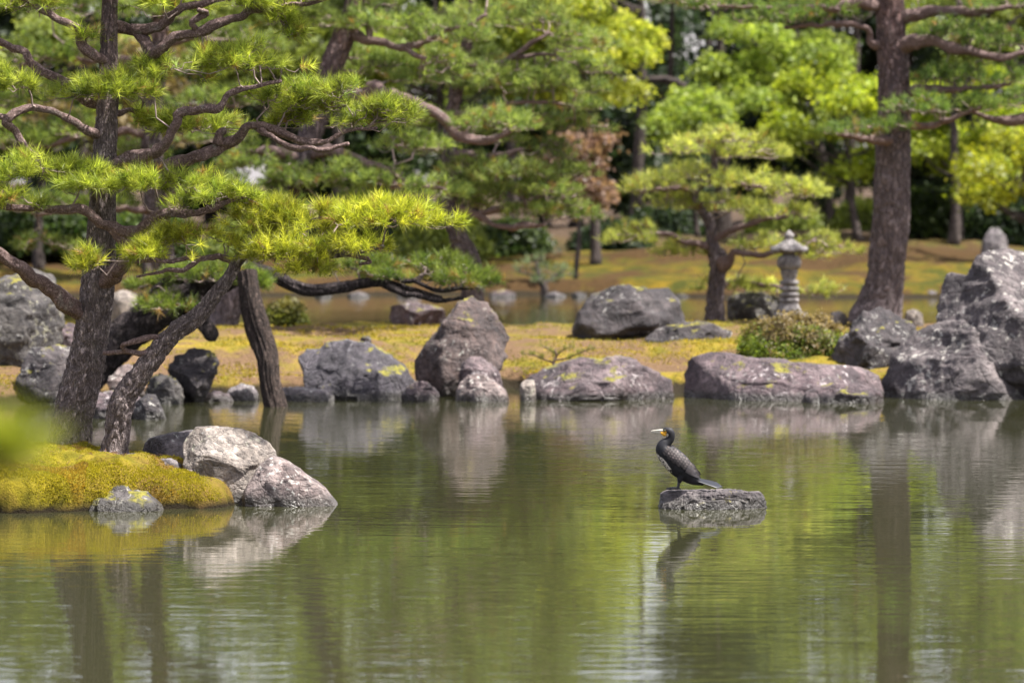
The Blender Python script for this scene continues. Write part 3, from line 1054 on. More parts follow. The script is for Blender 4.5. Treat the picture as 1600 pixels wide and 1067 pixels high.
rock('rock', 'mossy rock in front of the dark mushroom shaped rock', B(226, 622, 232, 595, 250, 585, 272, 592, 285, 610, 288, 638, 228, 638), 46.6, 0.6, 'lichen', 0.2, 5, 7, 0.05, 35)
rock('stone', 'small rounded stone at the waterline left of the wooden post', B(312, 630, 316, 618, 335, 611, 358, 616, 366, 630, 340, 640), 47.0, 0.5, 'mauve', 0.3, 4, 5, 0.04, 37, cat='stone')
rock('stone', 'pale grey stone with a moss patch just left of the wooden post', B(352, 625, 358, 608, 375, 600, 396, 604, 404, 622, 395, 636, 356, 636), 47.3, 0.5, 'grey', 0.3, 4, 5, 0.04, 39, cat='stone')
rock('stone', 'long flat pale stone at the waterline right of the wooden post', B(408, 626, 420, 610, 450, 606, 490, 608, 520, 614, 524, 630, 415, 634), 47.2, 0.6, 'grey', 0.5, 4, 5, 0.03, 41, cat='stone')
rock('slab_rock', 'dark blue grey slab leaning down to the water right of the post', B(462, 560, 470, 546, 495, 545, 515, 536, 550, 536, 575, 540, 600, 555, 630, 575, 660, 605, 668, 632, 580, 640, 500, 634, 478, 600, 470, 575), 48.0, 1.5, 'blue', 0.35, 5, 10, 0.035, 43)
rock('rock', 'small grey wedge rock at the foot of the blue grey slab', B(624, 622, 635, 606, 652, 596, 668, 600, 684, 612, 692, 632, 630, 636), 47.2, 0.5, 'mauve', 0.2, 5, 6, 0.04, 45)
rock('boulder', 'tall brown cone shaped boulder on the island bank', B(645, 590, 652, 555, 680, 525, 700, 500, 712, 475, 735, 466, 762, 472, 778, 500, 795, 525, 790, 555, 765, 575, 745, 612, 690, 618, 655, 612), 48.6, 1.5, 'brown', 0.15, 5, 10, 0.035, 47)
rock('rock', 'small upright rock against the foot of the brown cone boulder', B(716, 590, 724, 568, 738, 556, 752, 560, 772, 572, 788, 590, 780, 605, 720, 605), 47.6, 0.5, 'mauve', 0.1, 5, 7, 0.045, 49)
rock('rock', 'low brown rock at the waterline below the brown cone boulder', B(713, 622, 718, 600, 732, 587, 752, 586, 772, 596, 790, 612, 798, 634, 715, 638), 47.1, 0.6, 'palebrown', 0.25, 5, 6, 0.04, 51)
rock('boulder', 'broad mauve boulder with a mossy hollow at the waterline', B(814, 625, 820, 596, 850, 578, 900, 567, 940, 560, 980, 562, 1005, 575, 1035, 588, 1052, 600, 1060, 640, 900, 645, 816, 642), 47.6, 1.4, 'mauvemoss', 0.35, 5, 9, 0.042, 53)
rock('stone', 'small white stone at the left foot of the broad mauve boulder', B(812, 605, 820, 593, 834, 594, 838, 612, 815, 616), 47.1, 0.25, 'pale', 0.2, 4, 5, 0.04, 55, cat='stone')
rock('slab_rock', 'long low mauve slab along the water below the clipped shrub', B(1054, 600, 1058, 575, 1075, 560, 1110, 552, 1150, 553, 1190, 562, 1240, 568, 1300, 572, 1350, 575, 1378, 590, 1388, 640, 1200, 648, 1090, 645, 1064, 625), 47.6, 1.5, 'mauve', 0.35, 5, 10, 0.03, 57, 0.5)
rock('rock', 'small flat rock at the water under the right end of the long slab', B(1250, 632, 1262, 612, 1300, 600, 1345, 600, 1378, 614, 1384, 640, 1255, 642), 46.7, 0.6, 'mauvemoss', 0.3, 5, 6, 0.04, 59)
rock('boulder', 'dark knobbly boulder between the clipped shrub and the large right boulder', B(1296, 575, 1302, 545, 1330, 520, 1350, 495, 1375, 484, 1400, 487, 1420, 500, 1440, 520, 1438, 600, 1300, 600), 49.6, 1.1, 'dark', 0.2, 5, 11, 0.055, 61)
rock('boulder', 'lower speckled shoulder boulder at the foot of the tall right boulder', B(1370, 640, 1373, 600, 1382, 568, 1408, 543, 1440, 522, 1475, 506, 1510, 500, 1560, 535, 1640, 590, 1660, 650, 1400, 652), 47.7, 1.5, 'boulder', 0.2, 6, 9, 0.036, 63, 0.55, fq=1.0)
rock('boulder', 'tall rugged grey boulder at the right photo edge', B(1478, 640, 1474, 560, 1471, 490, 1478, 450, 1492, 430, 1508, 428, 1520, 440, 1528, 412, 1550, 392, 1585, 387, 1640, 392, 1700, 430, 1750, 520, 1770, 650, 1600, 660), 48.2, 1.8, 'boulder', 0.05, 6, 9, 0.036, 65, 0.45, fq=1.0)
rock('boulder', 'dome shaped dark boulder with white lichen spots on the island top', B(898, 520, 904, 490, 925, 462, 960, 450, 985, 447, 1020, 452, 1048, 450, 1062, 475, 1068, 510, 1060, 545, 910, 545), 55.0, 1.5, 'dark', 0.15, 5, 8, 0.035, 67)
rock('flat_rock', 'low dark rock lying right of the dome shaped boulder', B(1008, 530, 1030, 514, 1070, 503, 1110, 505, 1148, 520, 1140, 548, 1020, 550), 54.0, 1.0, 'dark', 0.3, 5, 7, 0.04, 69)
rock('rock', 'block shaped rock with pale top edge behind the stone lantern', B(1134, 505, 1138, 470, 1150, 458, 1180, 457, 1212, 463, 1224, 480, 1222, 510), 64.2, 0.9, 'lichen', 0.1, 5, 7, 0.04, 71)
rock('stone', 'small pale stone on the ground left of the tall right pine', B(1296, 497, 1300, 488, 1312, 486, 1324, 492, 1324, 500), 61.0, 0.25, 'pale', 0.2, 4, 5, 0.04, 73, cat='stone')
rock('stone', 'small pale stone on the ground right of the tall right pine', B(1412, 498, 1418, 486, 1428, 482, 1442, 490, 1444, 503), 61.0, 0.3, 'pale', 0.2, 4, 5, 0.04, 75, cat='stone')
rock('stone', 'small dark stone on the brown moss above the blue grey slab', B(560, 534, 566, 526, 576, 525, 582, 536), 51.5, 0.2, 'dark', 0.2, 4, 5, 0.05, 77, cat='stone')
rock('flat_rock', 'low stones along the back shore of the island beneath the overhanging limb', B(596, 492, 612, 478, 650, 474, 690, 480, 700, 494, 640, 500), 64.3, 0.6, 'mauve', 0.2, 5, 7, 0.05, 79)
rock('rock', 'pale rock behind the old leaning trunk on the left bank', B(166, 485, 172, 460, 190, 453, 212, 460, 216, 488), 62.0, 0.5, 'pale', 0.2, 4, 6, 0.04, 81)
rock('standing_stone', 'pointed grey stone standing on the far mossy bank', B(1530, 400, 1538, 372, 1550, 355, 1560, 356, 1574, 375, 1578, 402), 112.0, 0.8, 'grey', 0.0, 5, 6, 0.03, 83)
for k, (px, py, w, h, m) in enumerate([(786, 462, 24, 9, 'mauve'), (868, 466, 20, 10, 'grey'), (905, 463, 14, 7, 'dark'), (985, 466, 22, 8, 'grey'), (1030, 464, 16, 7, 'mauve'), (1065, 466, 14, 7, 'dark'), (1455, 462, 22, 9, 'grey'), (640, 462, 22, 9, 'mauve'), (560, 464, 20, 8, 'grey'), (505, 463, 16, 8, 'dark')]):
    rock('shore_stone', 'low stone edging the far mossy shore, ' + ['just left of the juniper shrub', 'just right of the juniper shrub', 'small dark one between juniper and dome boulder', 'left one behind the dome boulder', 'middle one behind the dome boulder', 'right one behind the dome boulder', 'right of the tall right pine', 'seen over the low limb tip', 'seen under the low limb', 'leftmost, near the wooden post'][k], B(px - w, py + 7, px - w * 0.8, py - h * 0.5, px, py - h, px + w * 0.8, py - h * 0.4, px + w, py + 7), 104.2, 1.0, m, 0.2, 4, 5, 0.05, 90 + k, cat='stone', group='stones edging the far shore')

# ------------------------------------------------------------------ the near pine and the slender leaning stem (front islet)
NEARPAL = [(0.12, 0.175, 0.024), (0.39, 0.43, 0.070)]
T1 = [(104, 722, 50), (107, 704, 38), (110, 685, 32), (115, 640, 31), (136, 560, 28), (146, 500, 27), (153, 440, 25), (158, 380, 22), (160, 330, 20), (163, 250, 18), (166, 200, 17), (170, 130, 15), (170, 60, 13), (172, 0, 12), (178, -80, 10), (185, -170, 6)]
T1L = [
    [(152, 502, 0, 17), (110, 480, -.1, 15), (60, 445, -.3, 13), (20, 410, -.5, 12), (-10, 385, -.6, 11), (-60, 340, -.7, 8)],
    [(158, 445, -.02, 15), (188, 420, -.22, 15), (202, 392, -.3, 13), (197, 370, -.3, 11), (180, 354, -.3, 10), (216, 352, -.35, 9), (243, 337, -.4, 8), (304, 334, -.45, 6), (350, 320, -.5, 5), (400, 305, -.5, 3)],
    [(178, 356, -.28, 8), (165, 351, -.3, 8), (131, 331, -.4, 7), (91, 324, -.45, 7), (40, 322, -.5, 6), (0, 318, -.5, 5), (-50, 325, -.5, 3)],
    [(172, 268, 0, 13), (202, 243, -.12, 11), (243, 240, -.25, 10), (266, 225, -.3, 9), (273, 202, -.35, 8), (280, 182, -.35, 8), (310, 179, -.4, 7), (337, 165, -.4, 6), (358, 145, -.4, 5), (405, 132, -.4, 4), (440, 125, -.4, 3)],
    [(170, 282, .05, 12), (250, 258, .1, 10), (320, 240, .1, 10), (348, 223, .1, 9), (381, 214, .05, 8), (402, 199, 0, 8), (439, 203, 0, 7), (472, 216, 0, 6), (506, 216, 0, 5), (540, 206, 0, 4), (590, 200, 0, 3)],
    [(340, 226, .1, 7), (344, 208, .1, 6), (352, 203, .1, 5)],
    [(402, 199, 0, 6), (425, 215, -.1, 5), (460, 228, -.15, 5), (505, 232, -.2, 4), (545, 226, -.2, 3)],
    [(158, 212, 0, 9), (132, 196, -.15, 8), (91, 179, -.25, 7), (67, 172, -.3, 6), (34, 172, -.35, 6), (0, 179, -.4, 5), (-40, 178, -.4, 3)],
    [(34, 172, -.35, 6), (12, 184, -.4, 8), (10, 200, -.4, 8), (28, 222, -.35, 7), (62, 246, -.3, 5)],
    [(164, 162, .1, 8), (138, 155, .15, 8), (111, 138, .2, 8), (88, 118, .25, 8), (57, 98, .3, 8), (40, 81, .3, 7), (0, 64, .35, 6), (-50, 45, .4, 4)],
    [(166, 96, -.02, 10), (152, 84, -.1, 10), (130, 68, -.15, 10), (136, 55, -.18, 9), (115, 37, -.2, 8), (84, 24, -.25, 7), (44, 3, -.3, 6), (0, -22, -.3, 4)],
    [(172, 40, .1, 9), (209, 44, .15, 9), (226, 64, .1, 10), (237, 84, 0, 10), (250, 76, -.05, 9), (273, 57, -.1, 9), (310, 51, -.15, 8), (354, 34, -.2, 8), (378, 27, -.2, 7), (391, 13, -.2, 6), (425, 13, -.25, 5), (472, 7, -.25, 4), (520, -5, -.3, 3)],
    [(205, 46, .15, 8), (240, 38, .1, 8), (265, 25, 0, 7), (300, 10, -.1, 6), (340, 3, -.1, 5), (390, -8, -.1, 3)],
    [(310, 51, -.15, 6), (303, 36, -.2, 6), (325, 22, -.2, 5), (310, 14, -.25, 4)],
    [(163, 225, .1, 8), (180, 178, .4, 5), (215, 176, .5, 4), (235, 190, .5, 3), (262, 200, .4, 3)],
]
T1P = [(430, 50, 42, 32, -.25, 1.1), (330, 100, 80, 26, -.3), (250, 122, 75, 26, .1), (400, 100, 80, 26, -.35), (180, 145, 70, 24, -.3), (120, 150, 50, 18, .1, .7),
       (28, 132, 62, 30, -.35), (540, 165, 95, 32, 0), (600, 185, 70, 24, -.05), (450, 150, 70, 26, .2), (480, 190, 80, 22, .2, .8), (300, 200, 100, 24, .5, .9), (200, 195, 60, 20, .5, .8),
       (70, 272, 100, 30, -.45), (170, 288, 70, 24, -.5), (270, 290, 90, 28, -.45), (350, 318, 70, 22, -.5), (-30, 290, 60, 28, -.4), (25, 320, 50, 18, -.6, .8),
       (310, 5, 120, 22, -.15), (200, -25, 100, 28, 0), (30, 8, 60, 26, -.3), (480, -8, 60, 22, -.25), (100, -40, 80, 26, .1), (380, -40, 90, 26, .1), (250, -110, 120, 30, 0), (120, -150, 100, 30, 0), (430, -90, 80, 26, 0),
       (130, 60, 40, 14, -.2, .4)]
near = dict(protos=PROTO_NEAR, dens=0.088, under=0.0, bark=M_BARK_NEAR, limb_bark=M_BARK_LIMB, foliage=None, leaf_mat=M_NEEDLE, cell=(0.035, 0.075, 0.016), sides=88, step=0.020, r_tip=0.0024, gap=0.22, vary=0.26)
tree('pine_tree', 'pine tree', 'near red pine with a thick scaly trunk rising from the front islet', 31.7, T1, T1L, T1P, NEARPAL, **near)
T1B = [(174, 722, 32), (178, 702, 22), (181, 685, 19.5), (189, 635, 19), (210, 596, 17), (240, 557, 15), (270, 521, 14), (309, 494, 13), (336, 461, 11), (360, 431, 9.5), (372, 407, 9), (393, 392, 8), (430, 391, 7, -.1), (480, 400, 6, -.15), (540, 396, 5, -.2), (600, 385, 3, -.2)]
T1BL = [[(366, 412, 0, 6), (350, 402, 0, 6), (315, 402, -.1, 5), (255, 408, -.2, 4), (204, 407, -.3, 3)],
        [(315, 402, -.1, 4), (290, 418, -.15, 4), (255, 424, -.2, 3), (215, 432, -.2, 2)],
        [(240, 556, 0, 7), (225, 548, -.05, 6), (200, 551, -.05, 5), (162, 549, 0, 4)],
        [(200, 551, -.05, 5), (192, 541, -.1, 5), (203, 533, -.1, 5), (246, 531, 0, 5)],
        [(540, 396, -.2, 4), (580, 408, -.3, 3), (560, 413, -.3, 2)]]
T1BP = [(600, 345, 108, 30, -.2, 1.15), (500, 355, 100, 30, -.1, 1.1), (430, 345, 70, 26, 0), (560, 388, 80, 18, -.3), (440, 400, 75, 26, -.25), (290, 382, 80, 22, -.1), (240, 400, 60, 18, -.25, .8), (140, 415, 32, 24, -.5, .8), (480, 425, 50, 16, -.3, .8)]
tree('pine_tree', 'pine tree', 'slender crooked pine stem leaning right from the front islet with yellow green tips', 31.35, T1B, T1BL, T1BP, [(0.17, 0.215, 0.022), (0.47, 0.47, 0.060)], **near)

# ------------------------------------------------------------------ middle distance pines on the island
MIDPAL = [(0.095, 0.150, 0.040), (0.27, 0.33, 0.085)]
mid = dict(protos=PROTO_MID, bark=M_BARK_MID, limb_bark=M_BARK_LIMB, foliage=None, leaf_mat=M_NEEDLE, cell=(0.07, 0.14, 0.028), sides=64, step=0.04, r_tip=0.0045, gap=0.14, under=0.2)
# the old leaning trunk and its propped limb
T2 = [(120, 590, 34, -.3), (150, 565, 31), (200, 520, 29), (255, 482, 28), (310, 452, 25), (355, 432, 20), (395, 424, 13), (430, 432, 11), (460, 447, 10), (490, 453, 9.5), (540, 448, 8.5), (590, 441, 7), (640, 452, 4.5), (690, 466, 3)]
T2L = [[(305, 465, -.1, 17), (318, 500, -.2, 14), (330, 522, -.25, 12), (337, 532, -.25, 8)],
       [(585, 441, 0, 7), (615, 425, 0, 6), (640, 440, -.1, 5), (690, 452, -.2, 4), (740, 450, -.2, 3)],
       [(600, 445, 0, 6), (640, 460, -.2, 5), (690, 469, -.2, 4), (725, 466, -.2, 3)],
       [(330, 445, 0, 9), (290, 432, -.4, 7), (255, 440, -.6, 5), (225, 470, -.7, 3)]]
T2P = [(258, 478, 48, 16, -.7), (300, 432, 60, 20, -.5), (230, 445, 40, 18, -.4), (392, 445, 28, 26, -.3), (350, 420, 40, 18, -.3), (575, 420, 55, 20, 0), (650, 430, 70, 24, 0), (735, 440, 60, 24, -.2), (690, 415, 50, 18, .2)]
tree('pine_tree', 'pine tree', 'old dark pine lying on a slant with a limb stretched out low over the water', 47.0, T2, T2L, T2P, [(0.065, 0.105, 0.020), (0.18, 0.225, 0.045)], dens=0.10, lump=0.12, **{**mid, 'bark': M_BARK_DARK, 'limb_bark': M_BARK_DARK})
# the pine behind, trunk slanting up to the right
T3 = [(345, 512, 30), (352, 495, 22), (372, 440, 20), (430, 330, 20), (470, 252, 19), (484, 215, 18), (505, 150, 18), (516, 108, 18), (538, 54, 17), (555, 0, 15), (575, -80, 12), (590, -170, 7)]
T3L = [[(480, 240, 0, 11), (520, 236, -.3, 10), (565, 250, -.5, 8), (605, 262, -.6, 7), (618, 288, -.7, 6), (632, 312, -.7, 4)],
       [(545, 50, 0, 8), (575, 62, -.2, 7), (600, 72, -.3, 7), (630, 74, -.4, 6), (670, 64, -.4, 5), (697, 51, -.5, 4), (760, 25, -.5, 3)],
       [(630, 74, -.4, 5), (650, 84, -.5, 5), (668, 91, -.5, 3)],
       [(578, 62, -.2, 6), (574, 40, -.2, 6), (576, 26, -.2, 4)],
       [(510, 140, 0, 11), (559, 145, -.3, 11), (582, 136, -.4, 11), (619, 148, -.6, 10), (653, 162, -.7, 10), (680, 172, -.8, 9), (700, 196, -.8, 8), (717, 213, -.8, 8), (751, 221, -.8, 7), (781, 216, -.8, 5), (805, 202, -.8, 3)],
       [(470, 250, 0, 9), (437, 240, -.4, 9), (410, 235, -.5, 6), (370, 230, -.6, 4)],
       [(605, 262, -.6, 5), (640, 285, -.5, 4), (690, 295, -.5, 3)]]
T3P = [(470, 30, 60, 30, -.3), (560, 20, 60, 28, .3), (620, 35, 80, 32, -.4), (610, 110, 60, 22, .6), (560, 95, 50, 22, .8), (700, 55, 70, 28, -.4), (640, 185, 60, 20, -.5, .8), (600, 285, 60, 24, -.6), (540, 275, 70, 26, -.5), (470, 285, 70, 28, -.5), (400, 255, 60, 28, -.5), (350, 215, 60, 26, -.4), (680, 300, 60, 22, -.5), (780, 195, 70, 24, -.8),
       (420, 320, 60, 22, -.5), (660, 120, 60, 22, .2), (690, 95, 50, 20, .5), (580, 190, 60, 22, .6), (640, 225, 60, 20, .4), (560, 320, 60, 20, 0), (640, 330, 50, 18, 0), (600, -60, 120, 40, 0), (480, -50, 80, 34, 0), (700, -40, 80, 32, 0), (560, -150, 120, 40, 0)]
tree('pine_tree', 'pine tree', 'red barked pine slanting up right behind the near pine with one reddish limb', 57.0, T3, T3L, T3P, MIDPAL, dens=0.11, **mid)
T4 = [(742, 500, 20), (738, 460, 18), (732, 410, 17), (716, 370, 15), (705, 325, 13), (703, 260, 12), (706, 190, 11), (718, 120, 10), (727, 80, 9), (735, 30, 8), (745, -70, 5)]
T4L = [[(703, 245, 0, 8), (731, 240, -.2, 7), (778, 243, -.4, 6), (815, 233, -.5, 3)],
       [(705, 322, 0, 7), (748, 334, -.2, 6), (778, 352, -.3, 5), (832, 354, -.4, 5), (852, 352, -.4, 3)],
       [(748, 334, -.2, 5), (788, 327, -.2, 5), (815, 316, -.3, 4), (852, 304, -.3, 3)],
       [(725, 98, 0, 7), (771, 100, -.2, 7), (798, 89, -.3, 6), (829, 67, -.4, 4), (860, 50, -.4, 3)],
       [(798, 89, -.3, 4), (830, 88, -.3, 4), (869, 86, -.4, 2.5)],
       [(708, 180, 0, 7), (744, 175, -.3, 6), (775, 165, -.4, 4), (840, 160, -.4, 3), (900, 165, -.4, 2.5)]]
T4P = [(760, 35, 80, 30, -.3), (840, 30, 70, 30, -.3), (900, 70, 60, 26, -.3), (700, 125, 80, 26, .4), (780, 130, 80, 28, -.4), (870, 135, 80, 30, -.4), (910, 165, 40, 16, -.4), (830, 190, 70, 22, .2), (740, 265, 70, 22, -.3), (800, 275, 80, 24, -.4), (860, 240, 50, 24, .1), (770, 305, 70, 22, .2), (850, 300, 60, 20, -.3), (885, 335, 50, 22, -.3), (830, 330, 50, 18, -.3), (680, 235, 50, 20, .4),
       (740, 90, 60, 22, .4), (880, 105, 60, 22, .2), (930, 110, 40, 16, 0), (760, 215, 60, 20, .5), (720, 320, 50, 18, .4), (900, 200, 50, 18, .1), (880, 270, 50, 18, .2), (740, -60, 110, 36, 0), (850, -30, 80, 30, 0)]
tree('pine_tree', 'pine tree', 'upright green pine behind the brown cone boulder with tiered pads', 60.5, T4, T4L, T4P, [(0.10, 0.155, 0.045), (0.28, 0.33, 0.095)], dens=0.11, **mid)
# a further pine filling the view behind the near pine
T8 = [(262, 505, 22), (258, 440, 19), (246, 330, 17), (236, 200, 15), (250, 80, 13), (246, -60, 9), (250, -150, 5)]
T8L = [[(246, 330, 0, 8), (190, 322, -.3, 6), (120, 330, -.4, 4), (60, 335, -.4, 3)], [(244, 310, 0, 8), (310, 296, -.3, 6), (370, 300, -.4, 3)], [(237, 210, 0, 8), (170, 206, -.3, 6), (80, 225, -.4, 4), (20, 230, -.4, 3)], [(238, 190, 0, 7), (300, 170, -.3, 5), (370, 165, -.4, 3)], [(248, 90, 0, 7), (180, 96, -.3, 5), (100, 90, -.4, 4), (30, 100, -.4, 3)], [(250, 70, 0, 6), (310, 60, -.3, 5), (390, 70, -.4, 3)]]
T8P = [(60, 325, 70, 22, -.4), (140, 318, 70, 22, -.2), (330, 290, 70, 22, -.3), (30, 220, 70, 24, -.4), (120, 205, 70, 24, -.3), (330, 158, 70, 22, -.3), (210, 240, 60, 20, .3), (40, 90, 70, 26, -.4), (130, 82, 60, 24, -.2), (330, 55, 70, 24, -.2), (400, 70, 50, 20, -.3), (240, 20, 90, 28, 0), (90, 10, 80, 28, 0), (250, -80, 120, 40, 0), (400, 150, 50, 20, -.3), (70, 385, 60, 18, -.3), (150, 150, 60, 20, .2), (10, 160, 60, 20, .2)]
tree('pine_tree', 'pine tree', 'soft focus green pine standing directly behind the near pine', 60.0, T8, T8L, T8P, [(0.070, 0.115, 0.026), (0.21, 0.26, 0.060)], dens=0.10, **mid)
# the tall straight pine on the right
T5 = [(1366, 512, 48), (1369, 498, 43), (1376, 470, 35), (1384, 427, 30), (1391, 350, 29), (1394, 290, 28), (1397, 214, 26), (1397, 127, 24), (1393, 50, 23), (1391, 0, 22), (1390, -80, 20), (1395, -200, 15), (1400, -330, 8)]
T5L = [[(1400, 28, 0, 13), (1454, 21, -.3, 10), (1516, 20, -.5, 8), (1558, 15, -.6, 5), (1610, 8, -.6, 3)],
       [(1400, 78, 0, 16), (1440, 66, -.3, 12), (1487, 76, -.5, 9), (1530, 84, -.6, 8), (1572, 90, -.7, 5), (1620, 80, -.7, 3)],
       [(1385, 8, 0, 10), (1336, 4, -.3, 9), (1307, 14, -.4, 8), (1277, 15, -.5, 6), (1206, 14, -.6, 4), (1120, 10, -.6, 2)],
       [(1385, 75, 0, 9), (1362, 66, -.1, 8), (1352, 48, -.2, 6), (1319, 42, -.3, 5), (1262, 42, -.4, 4), (1226, 42, -.4, 2.5)],
       [(1400, 190, -.1, 9), (1436, 196, -.5, 8), (1462, 196, -.6, 6), (1500, 180, -.7, 4), (1540, 165, -.7, 3)],
       [(1392, 222, -.2, 7), (1350, 216, -.6, 5), (1310, 210, -.7, 3)],
       [(1400, 150, .1, 8), (1460, 140, -.3, 6), (1530, 135, -.5, 4), (1580, 130, -.5, 3)]]
T5P = [(1290, 22, 70, 18, -.4), (1210, 28, 70, 20, -.5), (1120, 8, 70, 18, -.5), (1050, 0, 60, 16, -.5), (1490, 52, 60, 22, -.5), (1550, 66, 60, 22, -.6), (1480, 120, 55, 20, -.4), (1550, 120, 70, 24, -.5), (1440, 168, 65, 20, -.9), (1510, 165, 55, 20, -.7), (1390, 196, 40, 14, -1.0), (1330, 205, 52, 16, -.8),
       (1560, 10, 60, 20, -.5), (1400, -60, 140, 36, 0), (1280, -60, 100, 30, 0), (1520, -60, 100, 30, 0), (1400, -180, 140, 50, 0), (1400, -290, 90, 50, 0)]
tree('pine_tree', 'pine tree', 'tall straight pine with a thick grey trunk behind the clipped shrub', 61.0, T5, T5L, T5P, [(0.060, 0.115, 0.030), (0.17, 0.23, 0.055)], dens=0.11, **mid)
# a pine just outside the frame whose limb reaches in
T7 = [(1745, 512, 40), (1735, 430, 32), (1725, 300, 28), (1715, 150, 24), (1710, 0, 20), (1705, -150, 12)]
T7L = [[(1722, 150, 0, 14), (1670, 150, -.3, 12), (1625, 166, -.5, 11), (1598, 184, -.6, 10), (1572, 191, -.6, 8), (1549, 186, -.6, 5), (1520, 175, -.6, 3)]]
T7P = [(1590, 160, 60, 18, -.6), (1680, 140, 80, 24, -.3), (1720, 40, 100, 34, 0), (1650, -20, 90, 30, 0), (1710, -130, 100, 40, 0)]
tree('pine_tree', 'pine tree', 'pine beyond the right photo edge with a curved dark limb reaching in', 62.5, T7, T7L, T7P, [(0.060, 0.115, 0.030), (0.17, 0.23, 0.055)], dens=0.08, **mid)
# small clipped pine by the lantern
T6 = [(1117, 508, 18), (1117, 495, 16), (1119, 460, 13), (1121, 430, 13), (1122, 405, 15), (1113, 385, 10), (1110, 350, 8), (1100, 334, 7), (1088, 314, 6.5), (1087, 297, 6), (1102, 283, 6), (1117, 270, 5.5), (1116, 240, 4.5), (1130, 215, 3)]
T6L = [[(1110, 386, 0, 7), (1085, 380, -.1, 5.5), (1060, 372, -.2, 5), (1040, 366, -.3, 4), (1000, 368, -.4, 2.5)],
       [(1124, 414, -.05, 12), (1143, 406, -.15, 9), (1149, 394, -.2, 7), (1163, 393, -.25, 5), (1190, 396, -.3, 4), (1250, 392, -.3, 2.5)],
       [(1112, 375, 0, 7), (1140, 362, -.2, 5), (1160, 352, -.3, 5), (1195, 342, -.4, 4), (1230, 336, -.4, 3)],
       [(1088, 300, 0, 6), (1065, 292, -.2, 5), (1045, 296, -.3, 4), (1005, 300, -.3, 2.5)],
       [(1117, 272, 0, 5), (1150, 285, -.2, 4), (1200, 292, -.3, 3)],
       [(1119, 455, .1, 5), (1150, 440, .5, 4), (1200, 445, .6, 3), (1270, 455, .6, 2)]]
T6P = [(1150, 215, 60, 18, 0), (1090, 235, 70, 22, .1), (1180, 240, 60, 18, .3), (1020, 295, 60, 22, -.2), (1080, 275, 60, 20, .4), (1160, 285, 70, 22, -.2), (1235, 300, 60, 22, -.2), (1130, 325, 80, 18, .5), (1060, 320, 60, 18, .2), (1000, 372, 55, 22, -.3), (1075, 392, 55, 20, .3), (1225, 335, 60, 16, -.2), (1190, 385, 50, 18, .4), (1290, 388, 58, 22, -.1), (1250, 400, 40, 14, 0), (1280, 456, 40, 15, .6), (1140, 448, 55, 15, .6), (1210, 452, 45, 14, .7)]
tree('pine_tree', 'pine tree', 'small clipped garden pine with tiered pads beside the stone lantern', 63.3, T6, T6L, T6P, [(0.19, 0.235, 0.060), (0.43, 0.44, 0.115)], dens=0.12, **mid)

# ------------------------------------------------------------------ wooden prop post
pp = spline([[*W(386, 425, 46.2), 16 * 46 / F], [*W(392, 470, 46.1), 16 * 46 / F], [*W(402, 512, 46.0), 18 * 46 / F], [*W(417, 556, 45.9), 17 * 46 / F], [*W(423, 604, 45.8), 16.5 * 46 / F], [*W(434, 650, 45.7), 18 * 46 / F]], 0.015)


def post_disp(th, s, r):
    g = fbm(np.stack([np.cos(th) * 4, np.sin(th) * 4, s * 1.3], 1), 4, 301, 0.6, ridged=True)
    hol = np.exp(-((np.mod(th - 0.6 + np.pi, 2 * np.pi) - np.pi) / 0.5) ** 2) * smooth01(s, 0.15, 0.5) * (1 - smooth01(s, 0.85, 1.1))
    return r * (0.13 * g - 0.1 - 0.30 * hol + 0.10 * vnoise(np.stack([np.cos(th), np.sin(th), s * 2.5], 1), 302))


v, f = tube(pp[:, :3], pp[:, 3], 72, post_disp)
b0 = pp[-1, :3]
tag(obj('support_post', mesh('support_post', v - b0, f), M_POST, b0), 'weathered dark wooden post in the water propping the low pine limb', 'post')

# ------------------------------------------------------------------ stone lantern
def lathe(prof, seg, sq=None):
    n = len(prof)
    th = np.linspace(0, 2 * np.pi, seg, endpoint=False)
    v = np.array([[r * math.cos(a), r * math.sin(a), z] for r, z in prof for a in th])
    i = np.arange(n - 1)[:, None] * seg
    j = np.arange(seg)[None]
    k = (j + 1) % seg
    q = np.stack([i + j, i + k, i + seg + k, i + seg + j], -1).reshape(-1, 4)
    c0, c1 = len(v), len(v) + 1
    v = np.vstack([v, [[0, 0, prof[0][1]], [0, 0, prof[-1][1]]]])
    jj = np.arange(seg)
    kk = (jj + 1) % seg
    return v, [q, np.stack([np.full(seg, c0), kk, jj], 1), np.stack([np.full(seg, c1), (n - 1) * seg + jj, (n - 1) * seg + kk], 1)]


def rough_up(v, amp, seed, fr=9.0):
    return v + nrm(v * np.array([1, 1, 0.3])) * (amp * fbm(v * fr, 3, seed))[:, None]


M_LANT = mat_rock('lantern_stone', (0.21, 0.19, 0.19), (0.36, 0.33, 0.33), (0.48, 0.445, 0.445), 0.2, (0.46, 0.45, 0.40), 0.0, 2.5, wet_shade=False)
LD = 62.3
lb = W(1233, 492, LD)
u = LD / F * 0.95                                    # metres per photo pixel at the lantern
lan = thing('stone_lantern', lb, 'weathered grey stone lantern with ringed shaft and upturned roof', 'lantern')
hexr = lambda prof, seg: lathe(prof, seg)
v, f = lathe([(24 * u, -14 * u), (26 * u, -10 * u), (26 * u, 1 * u), (24 * u, 4 * u), (21 * u, 4.5 * u)], 6)
obj('base', mesh('base', rough_up(v, 0.008, 401), f, smooth=False), M_LANT, parent=lan)
prof = [(20, 4), (19.5, 8), (17, 14), (15, 19), (15.5, 20.5)]
for zc, rr in ((24, 16.2), (33, 16.0), (43, 15.8), (53, 15.8)):
    rr += 0.2
    prof += [(10.6, zc - 4.6), (rr - 0.6, zc - 3.4), (rr, zc), (rr - 0.7, zc + 3.4), (10.2, zc + 4.7)]
